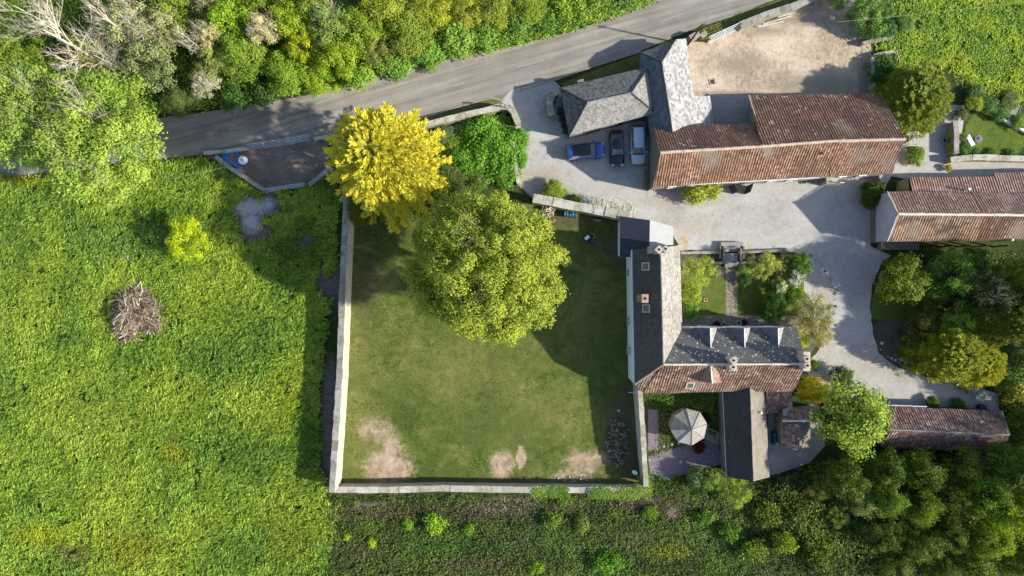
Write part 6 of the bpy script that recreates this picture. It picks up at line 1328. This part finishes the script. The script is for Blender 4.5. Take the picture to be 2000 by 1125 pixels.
# ------------------------------------------------------------------ tanks, bins and odds and ends
def tank(px, py, lx, ly, h, mat, label, rz=0, name='water_tank', ribs=4):
    e = building(name, label, 'tank' if 'tank' in name else 'bin'); c = W(px, py, h * .5); mb = MB(); n = 12; Rr = ly / 2; st = 9
    ca, sa = math.cos(rz), math.sin(rz); rings = []
    for i in range(st * 2 + 1):
        t = i / (st * 2); x = (t - .5) * lx; k = (1.0 if (i // 2) % 2 == 0 else .93) * (1 if 0 < i < st * 2 else .85); ring = []
        for j in range(n): a = 2 * PI * j / n; y = Rr * k * math.cos(a); z = h / 2 + h / 2 * k * math.sin(a); ring.append(mb.vert((c.x + x * ca - y * sa, c.y + x * sa + y * ca, z)))
        rings.append(ring)
    for i in range(len(rings) - 1):
        for j in range(n): mb.f.append([rings[i][j], rings[i][(j + 1) % n], rings[i + 1][(j + 1) % n], rings[i + 1][j]]); mb.m.append(0)
    mb.f.append(rings[0]); mb.m.append(0); mb.f.append(rings[-1]); mb.m.append(0)
    mb.build('tank_body', M[mat], e); mb = MB(); mb.lathe((c.x, c.y, h - .03), [(.16, 0), (.16, .07), (.12, .09)], 12); mb.build('cap', M['black'], e)
    for s in (-1, 1): mb = MB(); mb.box((c.x + s * lx * .3 * ca, c.y + s * lx * .3 * sa, .08), (.12, ly * .8, .16), rz); mb.build('cradle', M['timber_dark'], e)
tank(1113.5, 417, 1.55, 1.05, 1.0, 'teal', 'ribbed teal tank lying beside the log pile under the white lichened wall', math.radians(-6))
tank(1513, 855, 1.5, .85, 1.0, 'teal', 'teal tank standing in the shade between the workshop and the small shed', PI / 2)
def wheelie(px, py, rz, mat, label):
    e = building('wheelie_bin', label, 'bin', None); c = W(px, py, 1.0); mb = MB(); mb.box((c.x, c.y, .5), (.46, .55, .96), rz, taper=1.15); mb.build('bin_body', M[mat], e)
    mb = MB(); mb.box((c.x, c.y, 1.02), (.58, .70, .07), rz); mb.box((c.x - .3 * math.sin(rz), c.y - .34 * math.cos(rz), 1.0), (.5, .05, .05), rz); mb.build('lid', M[mat], e)
    mb = MB()
    for s in (-.22, .22): mb.lathe((c.x + s, c.y - .25, .03), [(.1, 0), (.1, .12)], 8)
    mb.build('wheel', M['tyre'], e)
for k, l in enumerate(('northernmost dark green wheelie bin in the row along the west wall of the garage', 'second dark green wheelie bin from the north beside the garage', 'third dark green wheelie bin from the north beside the garage', 'southernmost dark green wheelie bin in the row beside the garage')):
    wheelie(1094 + k * 3.6, 215 + k * 12.5, math.radians(14), 'dkgreen_bin' if k != 1 else 'black', l)
e = building('flower_tub', 'pale round tub behind the curved wall at the garage', 'tub'); c = W(1084.5, 199.5, .5); mb = MB(); mb.lathe((c.x, c.y, 0), [(.16, 0), (.24, .4), (.25, .48), (.2, .48), (.17, .38)], 14); mb.build('tub', M['metal_gate'], e); mb = MB(); mb.lathe((c.x, c.y, .3), [(.19, 0), (.19, .1)], 12); mb.build('compost', M['soil_dark'], e)
e = building('plastic_sheeting', 'crumpled pale blue plastic sheeting between the garage corner and the silver estate', 'sheeting'); c = W(1256, 238.5, .3); mb = MB(); r = random.Random(8); G = [[mb.vert((c.x + (i - 4) * .13, c.y + (j - 3) * .12, max(.02, .38 - .045 * ((i - 4) ** 2 + (j - 3) ** 2)) + r.uniform(-.05, .09))) for j in range(7)] for i in range(9)]
for i in range(8):
    for j in range(6): mb.f.append([G[i][j], G[i + 1][j], G[i + 1][j + 1], G[i][j + 1]]); mb.m.append(0)
o = mb.build('sheet', M['metal_gate'], e)
# garden cart with white panel on the lawn
e = building('garden_trolley', 'dark trolley with a white panelled box standing on the walled lawn near the annex', 'trolley'); c = W(1152, 464, .5); rz = math.radians(38)
mb = MB(); mb.box((c.x - .35, c.y - .02, .62), (.62, .40, .10), rz); mb.build('white_panel', M['white_plastic'], e)
mb = MB(); mb.box((c.x - .35, c.y - .02, .35), (.74, .54, .46), rz); mb.box((c.x + .18, c.y + .05, .3), (.6, .55, .5), rz); mb.build('box', M['black'], e)
mb = MB(); mb.box((c.x + .3, c.y - .45, .25), (.45, .55, .45), rz); mb.build('bag', M['navy'], e)
mb = MB(); mb.tube([(c.x + .1, c.y + .4, .7), (c.x + .42, c.y + .42, .95), (c.x + .55, c.y + .1, .95), (c.x + .35, c.y - .15, .7)], .03, 6); mb.build('handle', M['timber_pale'], e)
for s in (-.3, .3): mb = MB(); mb.lathe((c.x + s, c.y - .25, .02), [(.14, 0), (.14, .1)], 10); mb.build('wheel', M['tyre'], e)
mb = MB(); mb.tube([W(1160, 461, .1), W(1168, 468, .04), W(1172, 478, .04), W(1175, 490, .04), W(1180, 498, .04)], .03, 5); tag(mb.build('hose', M['timber']), 'thin pale hose trailing over the lawn from the garden trolley', 'hose')
mb = MB(); c = W(1167, 430, .3); mb.box((c.x, c.y, .2), (.75, .22, .4)); tag(mb.build('stone_trough', M['coping_pale']), 'small pale stone trough in the shade below the white lichened wall', 'trough')
e = building('satellite_dish', 'small white dish on the west face of the wall beside the ivy corner', 'dish'); c = W(1240.5, 921.5, 1.4); mb = MB(); mb.lathe((0, 0, 0), [(.02, 0), (.2, .04), (.34, .13), (.36, .14), (.34, .11), (.2, .01)], 16); o = mb.build('dish', M['white_plastic'], e, True); o.location = c; o.rotation_euler = (.5, -.6, 0)
mb = MB(); mb.tube([c, W(1249, 921, 1.2)], .03, 6); mb.build('bracket', M['trim'], e)
e = building('wall_lamp', 'wall lamp on a white arm on the west wall of the farmhouse south end', 'lamp'); mb = MB(); mb.tube([W(1227, 766.5, 2.0), W(1247, 766.5, 2.0)], .04, 6); mb.build('arm', M['frame_white'], e); mb = MB(); c = W(1223.5, 762, 1.9); mb.box((c.x, c.y, 1.9), (.45, .45, .25), 0, taper=.7); mb.build('lamp_shade', M['dkgreen_bin'], e)
e = building('drain_cover', 'square grey drain cover with pale frame in the earth yard', 'drain cover'); c = W(1391, 160); mb = MB(); mb.box((c.x, c.y, .05), (.72, .72, .08), .15); mb.build('frame', M['coping_pale'], e); mb = MB(); mb.box((c.x, c.y, .06), (.5, .5, .08), .15); mb.build('lid', M['felt_dark'], e)
for (x, y, l) in ((1376.5, 585.5, 'small square brick tub with a hole on the front garden lawn'),):
    e = building('brick_tub', l, 'planter'); c = W(x, y); mb = MB(); mb.box((c.x, c.y, .15), (.48, .46, .3), .1); mb.build('tub', M['terracotta'], e); mb = MB(); mb.lathe((c.x + .06, c.y + .03, .3), [(.12, 0), (.12, .02)], 12); mb.build('hole', M['soot'], e)
def urn(px, py, label, mat='concrete', r_=.30, h=.55, group=None):
    e = building('stone_planter', label, 'planter', group); c = W(px, py, h); mb = MB(); mb.lathe((c.x, c.y, 0), [(r_ * .7, 0), (r_ * .75, h * .3), (r_, h * .9), (r_, h), (r_ * .72, h), (r_ * .66, h * .8)], 16); mb.build('pot', M[mat], e); mb = MB(); mb.lathe((c.x, c.y, h * .8), [(r_ * .7, 0), (r_ * .7, .03)], 12); mb.build('compost', M['soot'], e)
urn(1413.5, 634, 'stone planter left of the front garden path on the terrace', 'coping'); urn(1444, 631, 'stone planter right of the front garden path on the terrace', 'coping')
for (x, y, l) in ((1400, 633, 'dark round bush in a tub on the terrace, left of the path'), (1454, 630, 'dark round bush in a tub on the terrace, right of the path')): plant('ball', x, y, 6.5, .7, (.015, .02, .025), 'tub_bush', l, 'bush')
urn(1845.5, 274, 'grey stone planter on the gravel beside the two yellow balls', 'concrete', .34, .5)
# tables, chairs, benches
e = building('garden_table', 'round buff garden table on the gravel above the plum tiled barn', 'table'); c = W(1900, 764, .72); mb = MB(); mb.lathe((c.x, c.y, .68), [(.58, 0), (.60, .02), (.60, .05), (.57, .06)], 24); mb.build('tabletop', M['felt_pale'], e)
for k in range(4): a = PI / 4 + k * PI / 2; mb = MB(); mb.tube([(c.x + .42 * math.cos(a), c.y + .42 * math.sin(a), 0), (c.x + .3 * math.cos(a), c.y + .3 * math.sin(a), .68)], .025, 6); mb.build('leg', M['timber'], e)
def chair(px, py, rz, label, mat):
    e = empty('garden_chair', tuple(W(px, py, .5)[:2]) + (0,), rz); tag(e, label, 'chair', 'chairs round the garden table')
    mb = MB(); mb.box((0, 0, .44), (.44, .44, .05)); mb.build('seat', M[mat], e); mb = MB()
    for k in range(4): mb.box((-.21, -.15 + k * .10, .68), (.035, .05, .44))
    mb.box((-.21, 0, .91), (.05, .46, .06)); mb.build('backrest', M[mat], e)
    for sx in (-.19, .19):
        for sy in (-.19, .19): mb = MB(); mb.box((sx, sy, .22), (.04, .04, .44)); mb.build('leg', M[mat], e)
    for sy in (-.24, .24): mb = MB(); mb.box((0, sy, .62), (.44, .05, .035)); mb.box((.19, sy, .53), (.035, .035, .18)); mb.build('armrest', M[mat], e)
chair(1880, 759.5, 0, 'brown garden chair on the left of the round table', 'timber'); chair(1913.5, 757, math.radians(215), 'pale garden chair at the upper right of the round table', 'coping_pale'); chair(1910.5, 777, math.radians(100), 'white slatted garden chair below the round table', 'frame_white')
e = building('garden_bench', 'white bench on the corner lawn beside the round stone table', 'bench'); c = W(1895.5, 274, .45); rz = math.radians(-62); mb = MB()
for k in range(4): o = -.2 + k * .135; mb.box((c.x + o * math.sin(-rz), c.y + o * math.cos(rz), .45), (1.45, .11, .04), rz)
mb.build('seat', M['frame_white'], e)
for s in (-.6, .6): mb = MB(); mb.box((c.x + s * math.cos(rz), c.y + s * math.sin(rz), .22), (.07, .42, .44), rz); mb.build('leg', M['frame_white'], e)
e = building('stone_table', 'round purplish stone table with central knob on the corner lawn', 'table'); c = W(1912, 271, .6); mb = MB(); mb.lathe((c.x, c.y, .5), [(.46, 0), (.50, .04), (.48, .09), (.16, .12), (.12, .2), (.04, .22)], 20); mb.build('tabletop', M['mulberry'], e, False); mb = MB(); mb.lathe((c.x, c.y, 0), [(.25, 0), (.14, .2), (.16, .5)], 12); mb.build('pedestal', M['coping'], e)
e = building('cold_frame', 'long sloping cold frame with pale rails behind the corner lawn', 'cold frame'); a, b = W(1988, 203, .6), W(1974, 239, .4); d = b - a; mb = MB(); rz = math.atan2(d.y, d.x); mb.box(((a.x + b.x) / 2, (a.y + b.y) / 2, .25), (d.length, .95, .5), rz); mb.build('box', M['concrete'], e); mb = MB(); n_ = Vector((-d.y, d.x, 0)).normalized()
for s in (-1, 1): mb.tube([a + n_ * .5 * s - Vector((0, 0, .05)), b + n_ * .5 * s + Vector((0, 0, .15))], .045, 6)
mb.build('rail', M['coping_pale'], e)
e = building('pergola', 'small white pergola with posts at the east gable of the long barn', 'pergola'); mb = MB()
for x in (1776, 1784, 1791, 1797):
    a, b = W(x, 263, 2.0), W(x, 284, 2.0); mb.tube([a, b], .045, 4)
for y in (262.5, 284): mb.tube([W(1771, y, 2.05), W(1799, y, 2.05)], .06, 4)
mb.build('beam', M['timber_pale'], e)
for x, y in ((1772, 263), (1798, 263), (1772, 284), (1798, 284)): mb = MB(); p = W(x, y, 2.0); mb.box((p.x, p.y, 1.0), (.1, .1, 2.0)); mb.build('post', M['frame_white'], e)
mb = MB(); c = W(1783, 260, 2.0); mb.box((c.x, c.y, 2.02), (1.5, .45, .05)); mb.build('shelf', M['render_white'], e)
e = building('white_table', 'white square table below the pergola at the long barn gable', 'table'); mb = MB(); c = W(1780, 291, .75); mb.box((c.x, c.y, .73), (1.1, .8, .05)); mb.build('tabletop', M['coping_pale'], e)
for sx in (-.45, .45):
    for sy in (-.32, .32): mb = MB(); mb.box((c.x + sx, c.y + sy, .35), (.06, .06, .7)); mb.build('leg', M['timber_pale'], e)
e = building('blue_barrel', 'dark blue barrel half hidden against the plum tiled barn', 'barrel'); c = W(1920, 797, .7); mb = MB(); mb.lathe((c.x, c.y, 0), [(.4, 0), (.46, .3), (.46, .6), (.40, .85), (.3, .88)], 16); mb.build('barrel', M['navy'], e, True); mb = MB(); mb.lathe((c.x, c.y, .86), [(.3, 0), (.28, .05)], 12); mb.build('lid', M['navy'], e)
e = building('lamp_globe_post', 'white globe lamp on a dark post beside the pale-ridged barn', 'lamp'); c = W(1976, 468, 3.2); mb = MB(); mb.lathe((c.x, c.y, 0), [(.05, 0), (.04, 3.0)], 8); mb.build('post', M['black'], e); mb = MB(); mb.lathe((c.x, c.y, 3.0), [(.05, 0), (.15, .06), (.20, .2), (.15, .34), (.04, .4)], 14); mb.build('globe', M['white_plastic'], e, True)
e = building('paved_bridge', 'pair of pale timber rails and slabs between the summerhouse and the workshop', 'path'); mb = MB()
for a, b in (((1381, 836), (1403, 845)), ((1376, 855), (1404, 866))): mb.tube([W(*a, .25), W(*b, .25)], .045, 6)
mb.build('rail', M['timber_pale'], e); mb = MB(); p = W(1392, 850, .12); mb.box((p.x, p.y, .06), (1.7, 1.1, .12), math.radians(-22)); mb.build('slab', M['concrete'], e)
e = building('signpost', 'slim signpost at the bend of the roadside wall by the drive entrance', 'signpost'); c = W(987, 217); mb = MB(); mb.tube([(c.x, c.y, 0), (c.x, c.y, 3.1)], .045, 8); mb.build('post', M['black'], e)
for z, l_, a in ((2.9, .9, .15), (2.2, .6, .15)): mb = MB(); mb.box((c.x + .1, c.y, z), (l_, .04, .34), a); mb.build('sign_panel', M['render_grey'], e)
e = building('telegraph_pole', 'dark timber telegraph pole between the pale slate outbuilding and its gate pillar', 'pole'); c = W(1343, 88); mb = MB(); mb.tube([(c.x, c.y, -.2), (c.x, c.y, 6.6)], [.12, .09], 8); mb.build('pole', M['timber_dark'], e); mb = MB(); mb.box((c.x, c.y, 6.3), (.9, .08, .08), .4); mb.build('crossarm', M['timber_dark'], e)
M['wire'] = mat_plain('wire', (.30, .33, .22), .6, .1, 2, 0)
def cable(label, a, b, h, sag=.4):
    A, B_ = W(*a, h), W(*b, h); mb = MB(); mb.tube([A.lerp(B_, t / 14) - Vector((0, 0, sag * 4 * (t / 14) * (1 - t / 14))) for t in range(15)], .014, 5); tag(mb.build('overhead_cable', M['wire']), label, 'cable')
cable('overhead cable crossing the meadow from the ivy green trees to the right edge', (1634, 43), (2040, -2), 5.5); cable('overhead cable crossing the field corner from the lay-by wall towards the left', (70, 402), (446, 325), 5.0)
# stones
def stone(px, py, r_, mat, label, name='edging_stone', group=None, seed=0, h=None):
    r = random.Random(seed + int(px * 7 + py)); mb = MB(); c = W(px, py, .1); n = 7; zz = h or r_ * .9; rings = []
    for z, k in ((-.05, .85), (zz * .4, 1.0), (zz * .8, .72), (zz, .3)):
        rings.append([mb.vert((c.x + r_ * k * r.uniform(.8, 1.2) * math.cos(2 * PI * i / n), c.y + r_ * k * r.uniform(.75, 1.1) * math.sin(2 * PI * i / n), z * r.uniform(.9, 1.1))) for i in range(n)])
    for i in range(3):
        for k in range(n): mb.f.append([rings[i][k], rings[i][(k + 1) % n], rings[i + 1][(k + 1) % n], rings[i + 1][k]]); mb.m.append(0)
    mb.f.append(rings[-1]); mb.m.append(0); tag(mb.build(name, M[mat]), label, 'stone', group)
for i, (x, y, r_) in enumerate([(1584, 500, .22), (1594.5, 507, .14), (1605, 514.5, .08), (1612.5, 530, .17), (1625, 546, .17), (1627, 562, .08), (1630.5, 575, .14), (1631.5, 585, .08), (1633.5, 598.5, .18), (1631, 613, .12), (1633.5, 635.5, .16), (1634, 650, .07), (1625, 661, .17), (1607, 675, .10)]):
    stone(x, y, r_, 'coping_pale' if i in (1, 4, 12) else 'stone_grey', '%s stone from the north in the curved row on the gravel by the front garden' % ORD[i], group='edging stones on the gravel')
for i, (x, y, r_) in enumerate(sorted([(1723, 670, .26), (1720, 683, .12), (1742, 700, .2), (1750, 703, .2), (1762, 702, .34), (1770, 707, .25), (1781, 708, .2), (1797, 713, .14), (1757, 708, .14), (1735, 697, .12)])):
    stone(x, y, r_, 'coping_pale', '%s pale stone from the left along the brown soil of the east border' % ORD[i], 'border_stone', 'stones along the east border soil')
for i, (x, y, r_) in enumerate(sorted([(1330, 902, .30), (1326, 866, .2), (1302, 885, .16), (1312, 868, .22), (1296, 872, .2), (1284, 842, .12), (1282, 822, .12), (1350, 873, .16), (1394, 888, .22), (1385, 832, .16), (1268, 898, .2), (1340, 880, .14)])):
    stone(x, y, r_, 'coping', '%s loose stone from the left around the summerhouse' % ORD[i], 'garden_stone', 'stones around the summerhouse')
for i, (x, y, r_) in enumerate(sorted([(1090, 934, .16), (1103, 938, .13), (1112, 932, .14), (1122, 940, .14), (1134, 936, .16), (1145, 938, .13), (1084, 932, .12), (1209, 802, .22), (1202, 822, .16), (1192, 855, .16), (1188, 862, .14), (1200, 880, .14), (1216, 884, .15)])):
    stone(x, y, r_, 'coping_pale', '%s pale rubble stone from the left in the south east corner of the walled lawn' % ORD[i], 'rubble_stone', 'rubble on the walled lawn')
r = random.Random(12); mb = MB()
for i in range(420):
    if i < 170: x, y = r.uniform(640, 1300), r.uniform(985, 1130); 
    elif i < 260: x, y = r.uniform(1680, 1706), r.uniform(75, 115)
    elif i < 320: x, y = r.uniform(470, 640), 283 - (r.uniform(0, 170)) * .1 + r.uniform(-6, 4)
    else: x, y = r.uniform(1350, 1700), r.uniform(60, 185)
    c = W(x, y); s = r.uniform(.03, .09); mb.box((c.x, c.y, .02 + s * .3), (s * 1.4, s, s * .7), r.random() * 3, taper=.7)
tag(mb.build('pebbles', M['coping_pale']), 'small pale stones scattered on the yard, lay-by and scrub ground', 'pebbles', kind='stuff')
